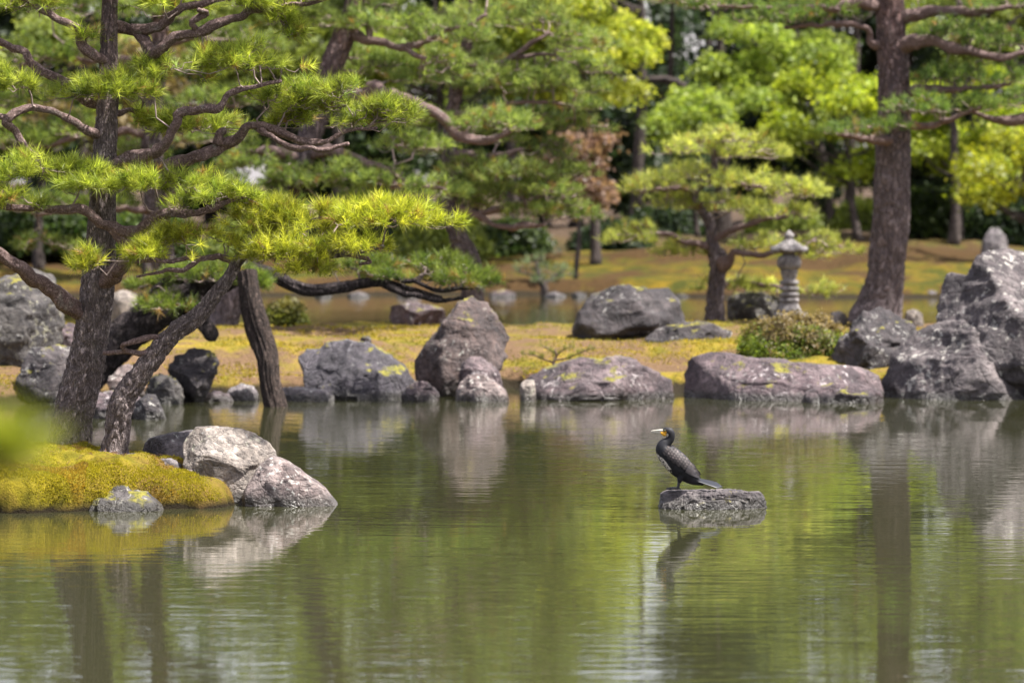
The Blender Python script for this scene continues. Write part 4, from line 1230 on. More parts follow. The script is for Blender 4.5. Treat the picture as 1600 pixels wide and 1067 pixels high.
prof += [(12.6, 61), (13.0, 65), (14.2, 69), (15.2, 71), (15.0, 73.5), (12.0, 74)]
v, f = lathe([(r * u, z * u) for r, z in prof], 40)
obj('shaft', mesh('shaft', rough_up(v, 0.003, 402), f), M_LANT, parent=lan)
prof = [(11, 73), (15.5, 75), (19.4, 79.5), (20.4, 86), (19.4, 92.5), (15.5, 97), (11.0, 98.5), (9.5, 100), (9.5, 103.5), (8, 104)]
v, f = lathe([(r * u, z * u) for r, z in prof], 40)
obj('fire_box', mesh('fire_box', rough_up(v, 0.003, 403), f), M_LANT, parent=lan)
seg = 72
rows = [(9, 101.5, 0), (23, 102.5, .6), (27.5, 103.5, 1), (28, 107, 1), (26, 109.5, .9), (20, 112.5, .55), (16, 117, .3), (11, 121, .1), (8.5, 123.5, 0), (7, 124, 0)]
th = np.linspace(0, 2 * np.pi, seg, endpoint=False) + 0.15
hexf = 1 / np.cos(np.mod(th, np.pi / 3) - np.pi / 6)
crn = ((hexf - 1) / (hexf.max() - 1)) ** 1.6
v = np.vstack([np.stack([r * u * (1 + (hexf - 1) * 0.95 * max(.3, w)) * np.cos(th), r * u * (1 + (hexf - 1) * 0.95 * max(.3, w)) * np.sin(th), (z + 3.2 * crn * w) * u], 1) for r, z, w in rows])
i = np.arange(len(rows) - 1)[:, None] * seg
j = np.arange(seg)[None]
k = (j + 1) % seg
q = np.stack([i + j, i + k, i + seg + k, i + seg + j], -1).reshape(-1, 4)
obj('roof', mesh('roof', rough_up(v, 0.004, 404), [q, np.arange((len(rows) - 1) * seg, len(rows) * seg)[None], np.arange(seg)[::-1][None]]), M_LANT, parent=lan)
v, f = lathe([(r * u, z * u) for r, z in [(6, 123), (7.5, 124.5), (6.5, 126), (7.6, 127.5), (8.2, 130), (7, 133), (4, 136), (1.6, 138.5), (0.4, 139.5)]], 24)
obj('finial', mesh('finial', rough_up(v, 0.004, 405), f), M_LANT, parent=lan)

# ------------------------------------------------------------------ cormorant
def bx(zx, zy):                                # enlarged-photo pixels -> metres in the bird's own side plane
    return (zx - 540) / 1333.0, (832 - zy) / 1333.0


BD = 30.12
bird_base = W(1061, 764.5, BD)
bird = thing('cormorant', bird_base, 'black cormorant with yellow gape standing on the perch rock facing left', 'bird')
rings = [(372, 222, 20), (386, 220, 34), (408, 222, 42), (436, 232, 50), (452, 262, 47), (450, 300, 44), (425, 332, 48), (388, 362, 66), (378, 400, 84), (405, 448, 104), (455, 498, 116), (512, 552, 121), (570, 610, 116), (625, 665, 98), (675, 712, 72), (725, 748, 44), (770, 770, 24), (800, 782, 12)]
rp = []
for zx, zy, r in rings:
    x, z = bx(zx, zy)
    rp.append([x, 0, z, r / 1333.0])
rp = spline(rp, 0.008)
T_, U_, V_ = frames(rp[:, :3])
sides = 40
th = np.linspace(0, 2 * np.pi, sides, endpoint=False)
tn = nrm(np.gradient(rp[:, :3], axis=0))
inpl = np.stack([-tn[:, 2], np.zeros(len(tn)), tn[:, 0]], 1)
lat = np.array([0, 1.0, 0])
ww = 0.80 + 0.0 * rp[:, 3]
vs = rp[:, None, :3] + rp[:, 3][:, None, None] * (np.cos(th)[None, :, None] * inpl[:, None, :] + 0.80 * np.sin(th)[None, :, None] * lat)
n = len(rp)
i = np.arange(n - 1)[:, None] * sides
j = np.arange(sides)[None]
k = (j + 1) % sides
q = np.stack([i + j, i + k, i + sides + k, i + sides + j], -1).reshape(-1, 4)
vs = vs.reshape(-1, 3)
# thighs
th_parts = [(vs, [q, np.arange(sides)[::-1][None], np.arange((n - 1) * sides, n * sides)[None]])]
for sy in (-1, 1):
    tp = spline([[*bx(570, 660), 0], [*bx(552, 715), 0], [*bx(540, 762), 0]], 0.006)
    P = np.stack([tp[:, 0], np.full(len(tp), 0.026 * sy), tp[:, 1]], 1)
    th_parts.append(tube(P, np.linspace(0.036, 0.013, len(P)), 20))
vs, fs = join(th_parts)
me = mesh('body_raw', vs, fs)
tmp = bpy.data.objects.new('tmp', me)
COL.objects.link(tmp)
rm = tmp.modifiers.new('r', 'REMESH')
rm.mode = 'VOXEL'
rm.voxel_size = 0.0050
sm = tmp.modifiers.new('s', 'SMOOTH')
sm.iterations = 6
sm.factor = 0.5
me2 = bpy.data.meshes.new_from_object(tmp.evaluated_get(bpy.context.evaluated_depsgraph_get()))
bpy.data.objects.remove(tmp)
nv = len(me2.vertices)
co = np.zeros(nv * 3, dtype=np.float32)
me2.vertices.foreach_get('co', co)
co = co.reshape(-1, 3).astype(float)
zx, zy = co[:, 0] * 1333 + 540, 832 - co[:, 2] * 1333
col = np.tile(np.array([[0.010, 0.010, 0.014]]), (nv, 1))
col *= (1 + 0.5 * fbm(co * 60, 2, 501))[:, None].clip(0.4, 2)
# breast: pale mottling below the black throat
front = (zx - 380) * 0.77 - (zy - 480) * 0.64
br = (zy > 440) & (zy < 650) & (front < -22 - np.abs(zy - 540) * 0.1)
mot = fbm(co * np.array([75, 75, 45]), 2, 502)
m = br & (mot > -0.05)
col[m] = np.array([0.55, 0.50, 0.46])
ck = np.hypot(zx - 412, (zy - 262) * 1.0) < 17
col[ck] = (0.40, 0.36, 0.30)
gp = (zx < 408) & (zy > 226) & (zy < 275) & (zx > 330)
col[gp] = (0.60, 0.30, 0.02)
lo_ = (zx < 402) & (zy > 205) & (zy <= 226)
col[lo_] = (0.20, 0.11, 0.03)
at = me2.attributes.new('tint', 'FLOAT_COLOR', 'POINT')
c4 = np.ones((nv, 4), dtype=np.float32)
c4[:, :3] = np.clip(col, 0, 1)
at.data.foreach_set('color', c4.ravel())
me2.polygons.foreach_set('use_smooth', np.ones(len(me2.polygons), dtype=bool))
M_PLUME = mat_tint('plumage', 0.62, 0.3)
obj('body', me2, M_PLUME, parent=bird)
# beak: upper and lower mandible with hooked tip
def blade(pts, parent, name, mat_, lat_w):
    p = spline([[*bx(a, b)[:1], 0, bx(a, b)[1], r / 1333.0] for a, b, r in pts], 0.003)
    v, f = tube(p[:, :3], p[:, 3], 14)
    v[:, 1] *= lat_w
    return obj(name, mesh(name, v, f), mat_, parent=parent)


M_BEAK = mat_plain('beak_horn', (0.46, 0.43, 0.37), 0.4, 0.2, 60)
M_GAPE = mat_plain('gape_skin', (0.75, 0.38, 0.02), 0.5, 0.15, 60)
M_BLACK = mat_plain('black_skin', (0.012, 0.012, 0.014), 0.45, 0.3, 80)
blade([(405, 222, 19), (370, 219, 17), (330, 217, 13), (290, 219, 9.5), (262, 222, 8), (250, 228, 6), (247, 237, 3)], bird, 'upper_beak', M_BEAK, 0.75)
blade([(372, 244, 14), (345, 240, 11), (310, 236, 8), (275, 233, 5), (258, 232, 3)], bird, 'lower_beak', M_BEAK, 0.75)
blade([(404, 258, 15), (388, 256, 21), (368, 246, 18), (348, 238, 10)], bird, 'gape', M_GAPE, 1.25)
for sy in (-1, 1):
    vs_, fs_ = ico(3)
    x, z = bx(386, 214)
    e_ = obj('eye', mesh('eye', vs_ * 0.0062 + np.array([x, 0.0225 * sy, z]), [fs_]), mat_plain('eye_green', (0.02, 0.10, 0.06), 0.15, 0.1, 40), parent=bird)
    obj('pupil', mesh('pupil', vs_ * 0.0038 + np.array([x - 0.001, 0.0262 * sy, z]), [fs_]), M_BLACK, parent=e_)
# folded wings: rows of overlapping feathers over the flank
ax0, ax1 = np.array(bx(395, 425)), np.array(bx(770, 712))
axd = (ax1 - ax0) / np.linalg.norm(ax1 - ax0)
axn = np.array([axd[1], -axd[0]]) * -1
if axn[1] < 0:
    axn = -axn
rr_ = np.random.default_rng(77)
axL = float(np.linalg.norm(ax1 - ax0))


def body_half(x, z):
    """half width of the trunk at a point of the side plane"""
    dd = np.hypot(rp[:, 0] - x, rp[:, 2] - z)
    kbest = np.argmin(dd - rp[:, 3] * 0.0)
    r = rp[kbest, 3]
    t = min(0.985, dd[kbest] / r)
    return 0.80 * r * math.sqrt(1 - t * t)


def body_out(x, z):
    return float(np.min(np.hypot(rp[:, 0] - x, rp[:, 2] - z) / rp[:, 3]))


for sy in (-1, 1):
    V, Fq, C = [], [], []
    wing_shape = lambda t: (0.016 + 0.044 * math.sin(min(1, t * 1.15 + 0.16) * math.pi) ** 0.8) * (1 - 0.55 * max(0, t - 0.55) / 0.45)
    feathers = []
    for a in np.linspace(0.0, 0.93, 15):
        hw = wing_shape(a)
        nb = max(3, int(hw * 2 / 0.018))
        for bI in range(nb):
            bb = -hw + (bI + 0.5 * (int(a * 15.05 + 0.5) % 2)) * 2 * hw / nb + hw / nb * 0.5
            feathers.append((a, bb, 0))
    feathers.sort(key=lambda t: -t[0])
    for a, bb, _ in feathers:
        big = 1.0 + 1.3 * smooth01(np.array([a]), 0.45, 0.9)[0]
        L_, w_ = 0.036 * big, 0.0120 * (1 + 0.25 * (big - 1))
        c2 = ax0 + axd * axL * a + axn * (bb + 0.014 + 0.012 * math.sin(a * 3.1))
        if body_out(c2[0], c2[1]) > 0.93:
            continue
        dirf = axd + axn * (-0.10 - bb * 1.5) * 0.6
        dirf = dirf / np.linalg.norm(dirf)
        per = np.array([-dirf[1], dirf[0]])
        lift = 0.0045 + 0.004 * (1 - a)
        pts2 = [c2 - dirf * L_ * 0.35, c2 + per * w_, c2 + dirf * L_ * 0.45 + per * w_ * 0.9, c2 + dirf * L_ * 0.72, c2 + dirf * L_ * 0.45 - per * w_ * 0.9, c2 - per * w_, c2 + dirf * L_ * 0.15]
        o0 = len(V)
        for qi, p2 in enumerate(pts2):
            y = body_half(p2[0], p2[1]) + lift + (0.0022 if qi in (2, 3, 4) else 0) + (0.0016 if qi == 6 else 0)
            V.append([p2[0], sy * y, p2[1]])
        dark = np.array([0.010, 0.008, 0.010])
        lite = np.array([0.095, 0.078, 0.076]) * rr_.uniform(0.55, 1.25) * (1 - 0.55 * smooth01(np.array([a]), 0.6, 0.95)[0]) * (0.8 + 0.4 * rr_.random())
        if bb < -wing_shape(a) * 0.55:
            lite = lite * 0.35
        C += [lite * 0.8, dark, dark, dark, dark, dark, lite]
        for s_ in range(6):
            Fq.append([o0 + 6, o0 + s_, o0 + (s_ + 1) % 6] if sy < 0 else [o0 + 6, o0 + (s_ + 1) % 6, o0 + s_])
    # long flight feathers ending over the tail
    for s_ in range(5):
        st_ = np.array(bx(600 + 8 * s_, 640 - 16 * s_))
        en_ = np.array(bx(772 - 10 * s_, 712 - 6 * s_ * 2))
        dv = (en_ - st_) / np.linalg.norm(en_ - st_)
        pv = np.array([-dv[1], dv[0]])
        o0 = len(V)
        for tt, wd in ((0, .006), (.35, .010), (.75, .009), (.93, .005)):
            p2 = st_ + (en_ - st_) * tt
            for sg in (1, -1):
                p3 = p2 + pv * wd * sg
                V.append([p3[0], sy * (body_half(p3[0], p3[1]) + 0.008 - 0.0007 * s_ + 0.004), p3[1]])
                C.append(np.array([0.014, 0.013, 0.017]) if sg < 0 else np.array([0.045, 0.038, 0.04]))
        V.append([en_[0], sy * (body_half(*en_) + 0.010), en_[1]])
        C.append(np.array([0.012, 0.012, 0.015]))
        for r0 in range(3):
            a0 = o0 + r0 * 2
            Fq += [[a0, a0 + 1, a0 + 3], [a0, a0 + 3, a0 + 2]]
        Fq.append([o0 + 6, o0 + 7, o0 + 8])
    obj('folded_wing', mesh('folded_wing', np.array(V), [np.array(Fq)], np.array(C), smooth=False), M_PLUME, parent=bird)
# tail: stiff narrow feathers
t0, t1 = np.array(bx(690, 722)), np.array(bx(992, 806))
for s_ in range(7):
    off = (s_ - 3) / 3.0
    dv = t1 - t0
    ln_ = 1 - 0.14 * abs(off)
    V, Fq = [], []
    for tt, wd in ((0, .006), (.3, .0085), (.7, .010), (.93, .0085), (1.0, .004)):
        c3 = np.array([t0[0] + dv[0] * tt * ln_, off * (0.013 + 0.016 * tt), t0[1] + dv[1] * tt * ln_ + off * (0.006 + 0.010 * tt) + 0.003 * math.sin(tt * 3)])
        for sg in (1, -1):
            for hh in (0.0022, -0.0022):
                V.append([c3[0], c3[1] + sg * wd, c3[2] + hh + sg * wd * 0.6])
    for r0 in range(4):
        a0 = r0 * 4
        for (p_, q_) in ((0, 2), (2, 3), (3, 1), (1, 0)):
            Fq.append([a0 + p_, a0 + q_, a0 + 4 + q_, a0 + 4 + p_])
    Fq.append([16, 18, 19, 17])
    obj('tail_feather', mesh('tail_feather', np.array(V), [np.array(Fq)], smooth=False), mat_plain('tail_black', (0.010, 0.012, 0.018), 0.45, 0.3, 50) if s_ == 0 else bpy.data.materials['tail_black'], parent=bird)
# legs with webbed feet
for sy in (-1, 1):
    ly = 0.028 * sy
    x0, z0 = bx(541, 745)
    x1, z1 = bx(523, 822)
    P = spline([[x0, ly, z0], [(x0 + x1) / 2 + 0.002, ly, (z0 + z1) / 2], [x1, ly, z1]], 0.006)
    parts = [tube(P, np.linspace(0.0105, 0.0085, len(P)), 12)]
    toes = [(-0.085, 0.012), (-0.075, -0.022), (-0.050, 0.030), (0.022, 0.010)]
    tips = []
    for dx, dy in toes:
        tip = np.array([x1 + dx, ly + dy * sy, 0.004])
        mid_ = np.array([x1 + dx * 0.5, ly + dy * 0.5 * sy, 0.013])
        Pt = spline([[x1, ly, z1], mid_, tip], 0.006)
        parts.append(tube(Pt, np.linspace(0.0075, 0.004, len(Pt)), 8))
        tips.append(tip)
    web = np.array([[x1, ly, 0.010], tips[1], tips[0], tips[2], [x1, ly, 0.005], tips[1] - [0, 0, .003], tips[0] - [0, 0, .003], tips[2] - [0, 0, .003]])
    parts.append((web, [np.array([[0, 1, 2], [0, 2, 3], [4, 6, 5], [4, 7, 6]])]))
    v, f = join(parts)
    obj('leg', mesh('leg', v, f), M_BLACK, parent=bird)

# ------------------------------------------------------------------ shrubs and small plants on the island
def shrub(name, label, cat, px, py, rx, ry, d, n, pal_lo, pal_hi, protos, tscale, r_tip=0.002, dry=0.8, stem_z=None, leafmat=None):
    N_TREE[0] += 1
    rng = np.random.default_rng(5000 + N_TREE[0] * 7)
    c = W(px, py, d)
    RX, RZ = rx * d / F, ry * d / F
    a = rng.random(n) * 2 * np.pi
    cz = rng.random(n) ** 0.8
    rr = np.sqrt(np.clip(1 - cz * cz, 0, 1))
    sh = 0.74 + 0.26 * rng.random(n) + 0.08 * np.sin(a * 5) + 0.07 * np.sin(a * 3 + cz * 9) + np.where(rng.random(n) < 0.04, 0.14, 0)
    p = np.stack([rr * np.cos(a) * RX * sh, rr * np.sin(a) * RX * dry * sh, cz * RZ * 2 * sh], 1)
    p[:, 2] += 0.06 * RZ * fbm(p * 4, 2, 9)
    base = c - np.array([0, 0, RZ])
    dr = nrm(p + np.array([0, 0, RZ * 0.6]) + rng.normal(size=p.shape) * RX * 0.25)
    hgt = np.clip(p[:, 2] / (2 * RZ), 0, 1)[:, None]
    pick = (hgt + 0.35 * vnoise(p * 3.0, 3)[:, None] + rng.normal(size=(n, 1)) * 0.12)
    pick = smooth01(pick, 0.40, 0.68)
    cols = lerp_cols(rng, n, *pal_lo, 0.12) * (1 - pick) + lerp_cols(rng, n, *pal_hi, 0.12) * pick
    root = thing(name, base, label, cat)
    v, f, cc = place_tufts(rng, protos, p, dr, np.full(n, tscale) * (0.8 + 0.4 * rng.random(n)), cols)
    lo = obj('foliage', mesh('foliage', v, f, cc, smooth=False), leafmat or M_LEAF, parent=root)
    lo['kind'] = 'stuff'
    roots = np.stack([rng.normal(size=8) * RX * 0.12, rng.normal(size=8) * RX * 0.12, np.full(8, -0.05)], 1)
    k = min(n, 140)
    v, f = grow_twigs(rng, roots, p[:k] * 0.97, r_tip, 0.5, 0.0, r_max=r_tip * 5)
    obj('stems', mesh('stems', v, f), M_BARK_FAR, parent=root)['kind'] = 'stuff'
    return root


shrub('clipped_shrub', 'domed azalea shrub, brownish on top and green below, beside the long mauve slab', 'shrub', 1243, 530, 92, 34, 50.6, 5200, [(0.07, 0.12, 0.015), (0.19, 0.24, 0.03)], [(0.14, 0.110, 0.05), (0.25, 0.185, 0.09)], PROTO_SHRUB, 1.25, 0.003, 0.9)
shrub('low_shrub', 'low dull green shrub on the island behind the wooden post', 'shrub', 446, 489, 30, 16, 60.5, 900, [(0.06, 0.08, 0.02), (0.13, 0.14, 0.03)], [(0.10, 0.10, 0.03), (0.18, 0.16, 0.05)], PROTO_SHRUB, 1.9, 0.003)
# fern by the post
fr = np.random.default_rng(88)
fbase = W(392, 577, 48.0)
fbase[2] = isl_z(np.array([fbase[0]]), np.array([fbase[1]]))[0]
ft = thing('fern', fbase, 'small dark green fern just left of the wooden post', 'fern')
for k in range(9):
    a = 2 * np.pi * k / 9 + fr.normal() * 0.2
    ln_ = 0.17 * fr.uniform(0.75, 1.15)
    V, Fq = [], []
    for s_ in range(9):
        t = s_ / 8
        c3 = np.array([math.cos(a) * ln_ * t, math.sin(a) * ln_ * t, 0.02 + ln_ * (1.0 * t - 0.85 * t * t)])
        wd = 0.028 * math.sin(math.pi * min(1, t * 0.85 + 0.12)) * (1 if s_ % 2 else 0.45)
        sd_ = np.array([-math.sin(a), math.cos(a), 0]) * wd
        V += [c3 + sd_, c3 - sd_]
    for s_ in range(8):
        Fq.append([2 * s_, 2 * s_ + 1, 2 * s_ + 3, 2 * s_ + 2])
    obj('frond', mesh('frond', np.array(V), [np.array(Fq)], np.tile(np.array([[0.035, 0.075, 0.02]]), (len(V), 1)), smooth=False), M_LEAF, parent=ft)
# bare little pine seedling on the brown moss
sb = W(866, 552, 50.3)
sb[2] = isl_z(np.array([sb[0]]), np.array([sb[1]]))[0] - 0.01
sg_ = thing('pine_seedling', sb, 'tiny spreading pine seedling on the brown moss before the dome boulder', 'seedling')
srng = np.random.default_rng(91)
u5 = 50.3 / F
stems = [[(0, 0, 2.6), (-1, 10, 2.2), (3, 20, 1.8), (1, 30, 1.2)], [(-1, 10, 1.6), (-14, 14, 1.2), (-30, 21, .9), (-50, 24, .6)], [(2, 14, 1.6), (20, 17, 1.3), (40, 26, 1.0), (60, 33, .6)], [(3, 20, 1.3), (14, 30, 1.0), (28, 36, .6)], [(1, 24, 1.2), (-10, 32, .9), (-22, 38, .6)]]
ends = []
for s_ in stems:
    dy_ = srng.normal() * 0.05
    P = spline([[x * u5, dy_ * abs(x) / 20, z * u5, r * u5] for x, z, r in s_], 0.02)
    v, f = tube(P[:, :3], P[:, 3], 8)
    obj('stem', mesh('stem', v, f), M_BARK_LIMB, parent=sg_)
    ends.append(P[len(P) // 3:, :3])
ends = np.vstack(ends)
ends = ends[srng.integers(0, len(ends), 70)] + srng.normal(size=(70, 3)) * 0.015
v, f, cc = place_tufts(srng, PROTO_NEAR, ends, nrm(srng.normal(size=(70, 3)) * 0.5 + np.array([0, 0, 1.0])), np.full(70, 0.55), lerp_cols(srng, 70, (0.12, 0.15, 0.03), (0.26, 0.26, 0.06)))
obj('needles', mesh('needles', v, f, cc, smooth=False), M_NEEDLE, parent=sg_)['kind'] = 'stuff'

# ------------------------------------------------------------------ background trees on the far bank
def ground_at(px, d):
    x = (px - 800) / F * d
    return float(ground_z(np.array([x]), np.array([d]))[0])


def far_tree(name, cat, label, px, d, r, lean, crown, pal, protos, dens, top=None, group=None, bark=None, tscale=1.0, limbs_extra=(), gap=0.05, pad='foliage', dr=0.9, mat=None):
    """crown: list of (px,py,rx,ry,dd)"""
    gz = ground_at(px, d)
    by = HZ + (CAMH - gz + 0.15) / d * F
    top = top if top is not None else min(c[1] for c in crown)
    trunk = []
    for t in np.linspace(0, 1, 7):
        trunk.append((px + lean * t ** 1.2 + (3 * math.sin(t * 7 + px) if 0 < t < 1 else 0), by + (top - by) * t, r * (1.35 if t == 0 else 1 - 0.75 * t)))
    limbs = []
    for (cx, cy, rx, ry, dd) in [c[:5] for c in crown]:
        ta = np.clip((cy + ry * 1.5 + abs(cx - px) * 0.25 - by) / (top - by), 0.12, 0.92)
        sx, sy_ = px + lean * ta ** 1.2, by + (top - by) * ta
        rr = max(1.4, r * (0.5 - 0.3 * ta))
        limbs.append([(sx, sy_, 0, rr), (sx * 0.6 + cx * 0.4, sy_ * 0.65 + (cy + ry * .4) * 0.35 + 4, dd * .5, rr * .8), (cx * .9 + sx * .1, cy + ry * .5, dd, rr * .45), (cx + (cx - sx) * .15, cy, dd, rr * .25)])
    limbs += list(limbs_extra)
    return tree(name, cat, label, d, trunk, limbs, crown, pal, protos, dens, bark or M_BARK_FAR, bark or M_BARK_FAR, None, mat or M_LEAF,
                cell=(0.12, 0.3, 0.03), sides=20, step=0.32, r_tip=0.008, gap=gap, group=group, pad_name=pad, tuft_scale=tscale, depth_ratio=dr, twigs=False)


YG = [(0.15, 0.22, 0.018), (0.38, 0.43, 0.040)]
BG = [(0.13, 0.20, 0.028), (0.33, 0.40, 0.065)]
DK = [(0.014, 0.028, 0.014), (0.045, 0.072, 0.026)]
OL = [(0.11, 0.155, 0.030), (0.27, 0.31, 0.060)]
mp = dict(protos=PROTO_MAPLE)
rb_ = np.random.default_rng(321)


def scatter(cx, cy, rx, ry, n, sx, sy, dd=2.0, seed=0):
    r = np.random.default_rng(seed)
    out = []
    for _ in range(n):
        a, q = r.random() * 2 * np.pi, math.sqrt(r.random())
        out.append((cx + math.cos(a) * q * rx, cy + math.sin(a) * q * ry, sx * r.uniform(.7, 1.3), sy * r.uniform(.7, 1.3), r.normal() * dd))
    return out


far_tree('maple_tree', 'maple tree', 'yellow green maple spreading behind the lantern and clipped pine', 1342, 124, 7, -40, scatter(1318, 200, 100, 85, 20, 42, 15, 1.6, 1), YG, dens=0.07, gap=0.15, **mp)
far_tree('maple_tree', 'maple tree', 'bright light green maple left of the tall right pine top', 1300, 132, 7, -55, scatter(1220, 110, 103, 86, 23, 41, 19, 1.6, 2), BG, dens=0.073, **mp)
far_tree('maple_tree', 'maple tree', 'yellow green maple right of the tall right pine', 1500, 126, 8, -15, scatter(1500, 190, 126, 92, 23, 44, 17, 1.6, 3), YG, dens=0.073, **mp)
far_tree('maple_tree', 'maple tree', 'low yellow maple at the right photo edge', 1615, 116, 8, -20, scatter(1585, 265, 69, 57, 15, 36, 14, 1.4, 4), [(0.17, 0.21, 0.015), (0.42, 0.42, 0.03)], dens=0.073, **mp)
far_tree('maple_tree', 'maple tree', 'light green young maple in front of the dark gap', 1090, 126, 4, -6, scatter(1080, 185, 57, 44, 13, 32, 14, 1.2, 5), BG, dens=0.078, **mp)
far_tree('maple_tree', 'maple tree', 'yellow green maple behind the upright green pine', 930, 118, 8, -25, scatter(905, 60, 98, 103, 23, 48, 19, 1.6, 6), [(0.17, 0.23, 0.025), (0.42, 0.43, 0.060)], dens=0.073, **mp)
far_tree('maple_tree', 'maple tree', 'reddish brown maple left of the clipped pine', 898, 109, 4, 14, scatter(918, 262, 46, 53, 18, 22, 12, 0.8, 7), [(0.15, 0.100, 0.070), (0.26, 0.155, 0.11)], dens=0.091, gap=0.25, **mp)
far_tree('maple_tree', 'maple tree', 'green maple far left behind the near pine crown', 60, 112, 8, 20, scatter(60, 120, 150, 115, 23, 51, 20, 1.6, 9), OL, dens=0.068, **mp)
far_tree('maple_tree', 'maple tree', 'brownish spring maple behind the near pine', 230, 108, 6, -10, scatter(190, 150, 138, 103, 20, 39, 15, 1.2, 10), [(0.10, 0.075, 0.03), (0.20, 0.15, 0.06)], dens=0.057, gap=0.2, **mp)
far_tree('maple_tree', 'maple tree', 'tall olive maple behind the slanting red barked pine', 420, 122, 9, 20, scatter(440, 60, 172, 138, 30, 53, 22, 1.8, 11), OL, dens=0.062, **mp)
far_tree('maple_tree', 'maple tree', 'green maple seen between the two island pines', 690, 120, 8, -10, scatter(680, 60, 161, 150, 30, 53, 22, 1.8, 12), [(0.12, 0.18, 0.035), (0.30, 0.35, 0.065)], dens=0.062, **mp)
far_tree('maple_tree', 'maple tree', 'tall green maple rising above the others behind the bright maple', 1330, 142, 9, 10, scatter(1320, -90, 130, 110, 22, 58, 24, 2, 21), OL, dens=0.06, **mp)
far_tree('maple_tree', 'maple tree', 'tall green maple rising above the yellow one at the right', 1590, 140, 9, -10, scatter(1580, -60, 120, 130, 22, 58, 24, 2, 22), OL, dens=0.06, **mp)
far_tree('maple_tree', 'maple tree', 'tall green maple rising behind the upright pine top', 800, 138, 9, 0, scatter(790, -110, 130, 110, 20, 58, 24, 2, 23), OL, dens=0.06, **mp)
far_tree('maple_tree', 'maple tree', 'tall green maple rising behind the slanting pine top', 530, 138, 9, 0, scatter(520, -120, 130, 100, 18, 58, 24, 2, 24), OL, dens=0.06, **mp)
far_tree('maple_tree', 'maple tree', 'tall green maple rising behind the near pine top', 130, 136, 9, 0, scatter(140, -110, 140, 110, 20, 58, 24, 2, 25), OL, dens=0.06, **mp)
# tall bare trunks in the dark gap
far_tree('tall_tree', 'tree', 'tall pale grey trunk with a side branch in the dark gap', 997, 134, 11, 8, scatter(935, -70, 45, 60, 8, 50, 22, 2, 13), OL, PROTO_MAPLE, 0.06, top=-120,
         limbs_extra=[[(1000, 128, 0, 7), (960, 126, -.5, 6), (925, 140, -.6, 4)], [(1000, 128, 0, 8), (1040, 124, -.5, 7), (1075, 140, -.8, 6), (1120, 185, -1, 5), (1150, 200, -1, 4)]])
far_tree('tall_tree', 'tree', 'tall dark trunk right of the pale one in the dark gap', 1130, 140, 12, -8, scatter(1140, -50, 75, 60, 9, 50, 24, 2, 14), OL, PROTO_MAPLE, 0.06, top=-130)
far_tree('tall_tree', 'tree', 'thick dark trunk in the shade right of the tall pine', 1530, 130, 20, 4, scatter(1540, -40, 130, 70, 10, 64, 26, 2, 15), OL, PROTO_MAPLE, 0.06, top=-120)
far_tree('tall_tree', 'tree', 'slim reddish trunk in the shade beside the thick dark one', 1490, 122, 8, 6, scatter(1490, 60, 60, 40, 5, 46, 18, 1.4, 16), OL, PROTO_MAPLE, 0.06, top=0)
far_tree('tall_tree', 'tree', 'dark straight trunk left of the pale trunk', 1046, 150, 7, 2, scatter(1085, -90, 40, 50, 5, 34, 20, 1.5, 17), OL, PROTO_MAPLE, 0.06, top=-140)
# dark evergreen wood behind everything
wood = [(-60, 150, -330, 300), (60, 158, -240, 320), (190, 150, -300, 300), (330, 160, -190, 320), (470, 152, -320, 310), (600, 158, -210, 320), (740, 150, -300, 310), (850, 160, -340, 320), (900, 150, -170, 320), (1180, 160, -200, 320), (1290, 165, -330, 320), (1420, 158, -250, 320), (1530, 152, -340, 320), (1660, 158, -300, 320), (1105, 190, -250, 322), (1125, 150, -330, -60), (1040, 186, 0, 322), (975, 188, 10, 322)]
wood_at = ['leftmost of the row', 'second from the left', 'behind the near pine trunk', 'behind the foot of the slanting pine', 'behind the slanting red barked pine', 'right of the slanting red barked pine', 'behind the upright green pine', 'right of the upright green pine', 'just left of the pale trunk', 'behind the bright light green maple', 'between bright maple and tall pine', 'behind the tall right pine', 'behind the thick dark trunk', 'rightmost of the row', 'farthest off, behind the tall dark trunk', 'crown above the tall dark trunk', 'farthest off, behind the dark straight trunk', 'farthest off, behind the pale trunk']
for k, (px, d, ty, by) in enumerate(wood):
    cr = []
    r = np.random.default_rng(700 + k)
    nl = 20
    for t in np.linspace(0.02, 1, nl):
        y = by + (ty - by) * t
        w = (105 if d < 180 else 62) * math.sin(math.pi * (0.18 + 0.78 * t)) ** 0.8
        cr.append((px + r.normal() * w * 0.45, y, w * r.uniform(.6, .9), 24 * r.uniform(.8, 1.2), r.normal() * 1.6))
        if r.random() < 0.7:
            cr.append((px + r.normal() * w * 0.6, y + r.normal() * 10, w * r.uniform(.4, .7), 20, r.normal() * 1.6))
    far_tree('evergreen_tree', 'evergreen tree', 'dark evergreen in the wood at the very back, ' + wood_at[k], px, d, 9, 0, cr, DK, PROTO_EVER, 0.042 if d < 180 else 0.030, top=ty - 10, group='dark evergreens at the back', gap=0.12)
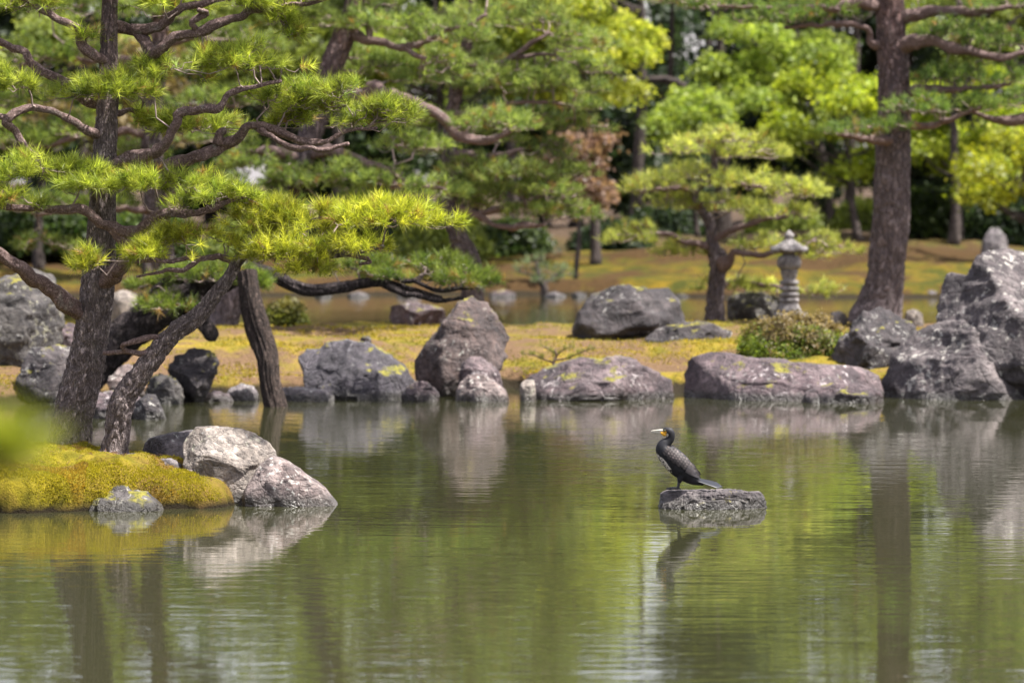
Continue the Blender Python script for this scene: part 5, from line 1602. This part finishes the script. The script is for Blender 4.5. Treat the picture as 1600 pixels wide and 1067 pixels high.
tree('juniper', 'juniper', 'low blue green juniper on the far shore left of the dome boulder', 106.0, [(852, 468, 7), (850, 450, 6), (842, 430, 4), (838, 412, 2)],
     [[(848, 445, 0, 3), (868, 430, .3, 2.5), (885, 420, .4, 1.5)], [(846, 440, 0, 3), (822, 428, .2, 2), (808, 424, .3, 1.5)]],
     [(868, 420, 24, 9, .3), (826, 420, 22, 9, .2), (845, 408, 22, 8, 0), (850, 438, 26, 9, -.2), (882, 432, 16, 7, .2)], [(0.06, 0.095, 0.055), (0.17, 0.21, 0.12)], PROTO_FAR, 0.10, M_BARK_FAR, M_BARK_FAR, None, M_NEEDLE,
     cell=(0.1, 0.2, 0.02), sides=16, step=0.08, r_tip=0.008, tuft_scale=0.7, pad_name='foliage')
# understory on the far bank
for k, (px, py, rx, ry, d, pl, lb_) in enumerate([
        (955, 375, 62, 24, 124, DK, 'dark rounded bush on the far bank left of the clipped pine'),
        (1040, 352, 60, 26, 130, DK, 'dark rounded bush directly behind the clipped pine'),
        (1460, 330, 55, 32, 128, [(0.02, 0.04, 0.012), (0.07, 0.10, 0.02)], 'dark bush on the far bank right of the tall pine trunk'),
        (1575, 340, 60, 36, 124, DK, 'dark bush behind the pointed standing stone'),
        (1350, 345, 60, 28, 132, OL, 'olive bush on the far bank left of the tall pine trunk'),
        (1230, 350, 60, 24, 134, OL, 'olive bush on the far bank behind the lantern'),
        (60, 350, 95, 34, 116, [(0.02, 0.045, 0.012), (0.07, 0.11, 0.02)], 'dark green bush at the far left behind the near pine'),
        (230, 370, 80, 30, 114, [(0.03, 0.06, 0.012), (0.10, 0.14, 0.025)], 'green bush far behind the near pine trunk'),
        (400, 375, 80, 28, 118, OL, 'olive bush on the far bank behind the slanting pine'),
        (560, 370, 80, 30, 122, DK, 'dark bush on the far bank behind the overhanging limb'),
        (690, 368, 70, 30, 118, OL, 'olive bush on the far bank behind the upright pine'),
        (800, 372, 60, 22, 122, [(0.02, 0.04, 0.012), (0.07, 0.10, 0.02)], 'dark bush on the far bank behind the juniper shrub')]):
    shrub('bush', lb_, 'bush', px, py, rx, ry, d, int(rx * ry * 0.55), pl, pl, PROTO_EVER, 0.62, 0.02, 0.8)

# ------------------------------------------------------------------ young pine on the near bank, one sprig reaches into view
ND = 6.0
ng = float(ground_z(np.array([-1.25]), np.array([6.3]))[0])
gy_ = HZ + (CAMH - ng + 0.05) / ND * F
yp = [(-420, gy_, 26), (-430, 1300, 24), (-410, 900, 20), (-400, 600, 16), (-395, 350, 10)]
ypl = [[(-405, 800, 0, 12), (-250, 740, .05, 9), (-100, 690, .05, 6), (15, 730, 0, 3.0)]]
ypp = [(20, 712, 40, 22, 0, .55), (-150, 690, 110, 50, .1, .4), (-330, 560, 140, 60, 0, .3), (-400, 380, 130, 70, 0, .3)]
tree('pine_tree', 'pine tree', 'young pine on the near bank with one blurred sprig at the left photo edge', ND, yp, ypl, ypp, [(0.16, 0.20, 0.016), (0.36, 0.38, 0.04)], PROTO_NEAR, 0.016, M_BARK_NEAR, M_BARK_LIMB, None, M_NEEDLE, cell=(0.015, 0.03, 0.004), sides=24, step=0.02, r_tip=0.0015, gap=-0.95, tuft_scale=0.8)
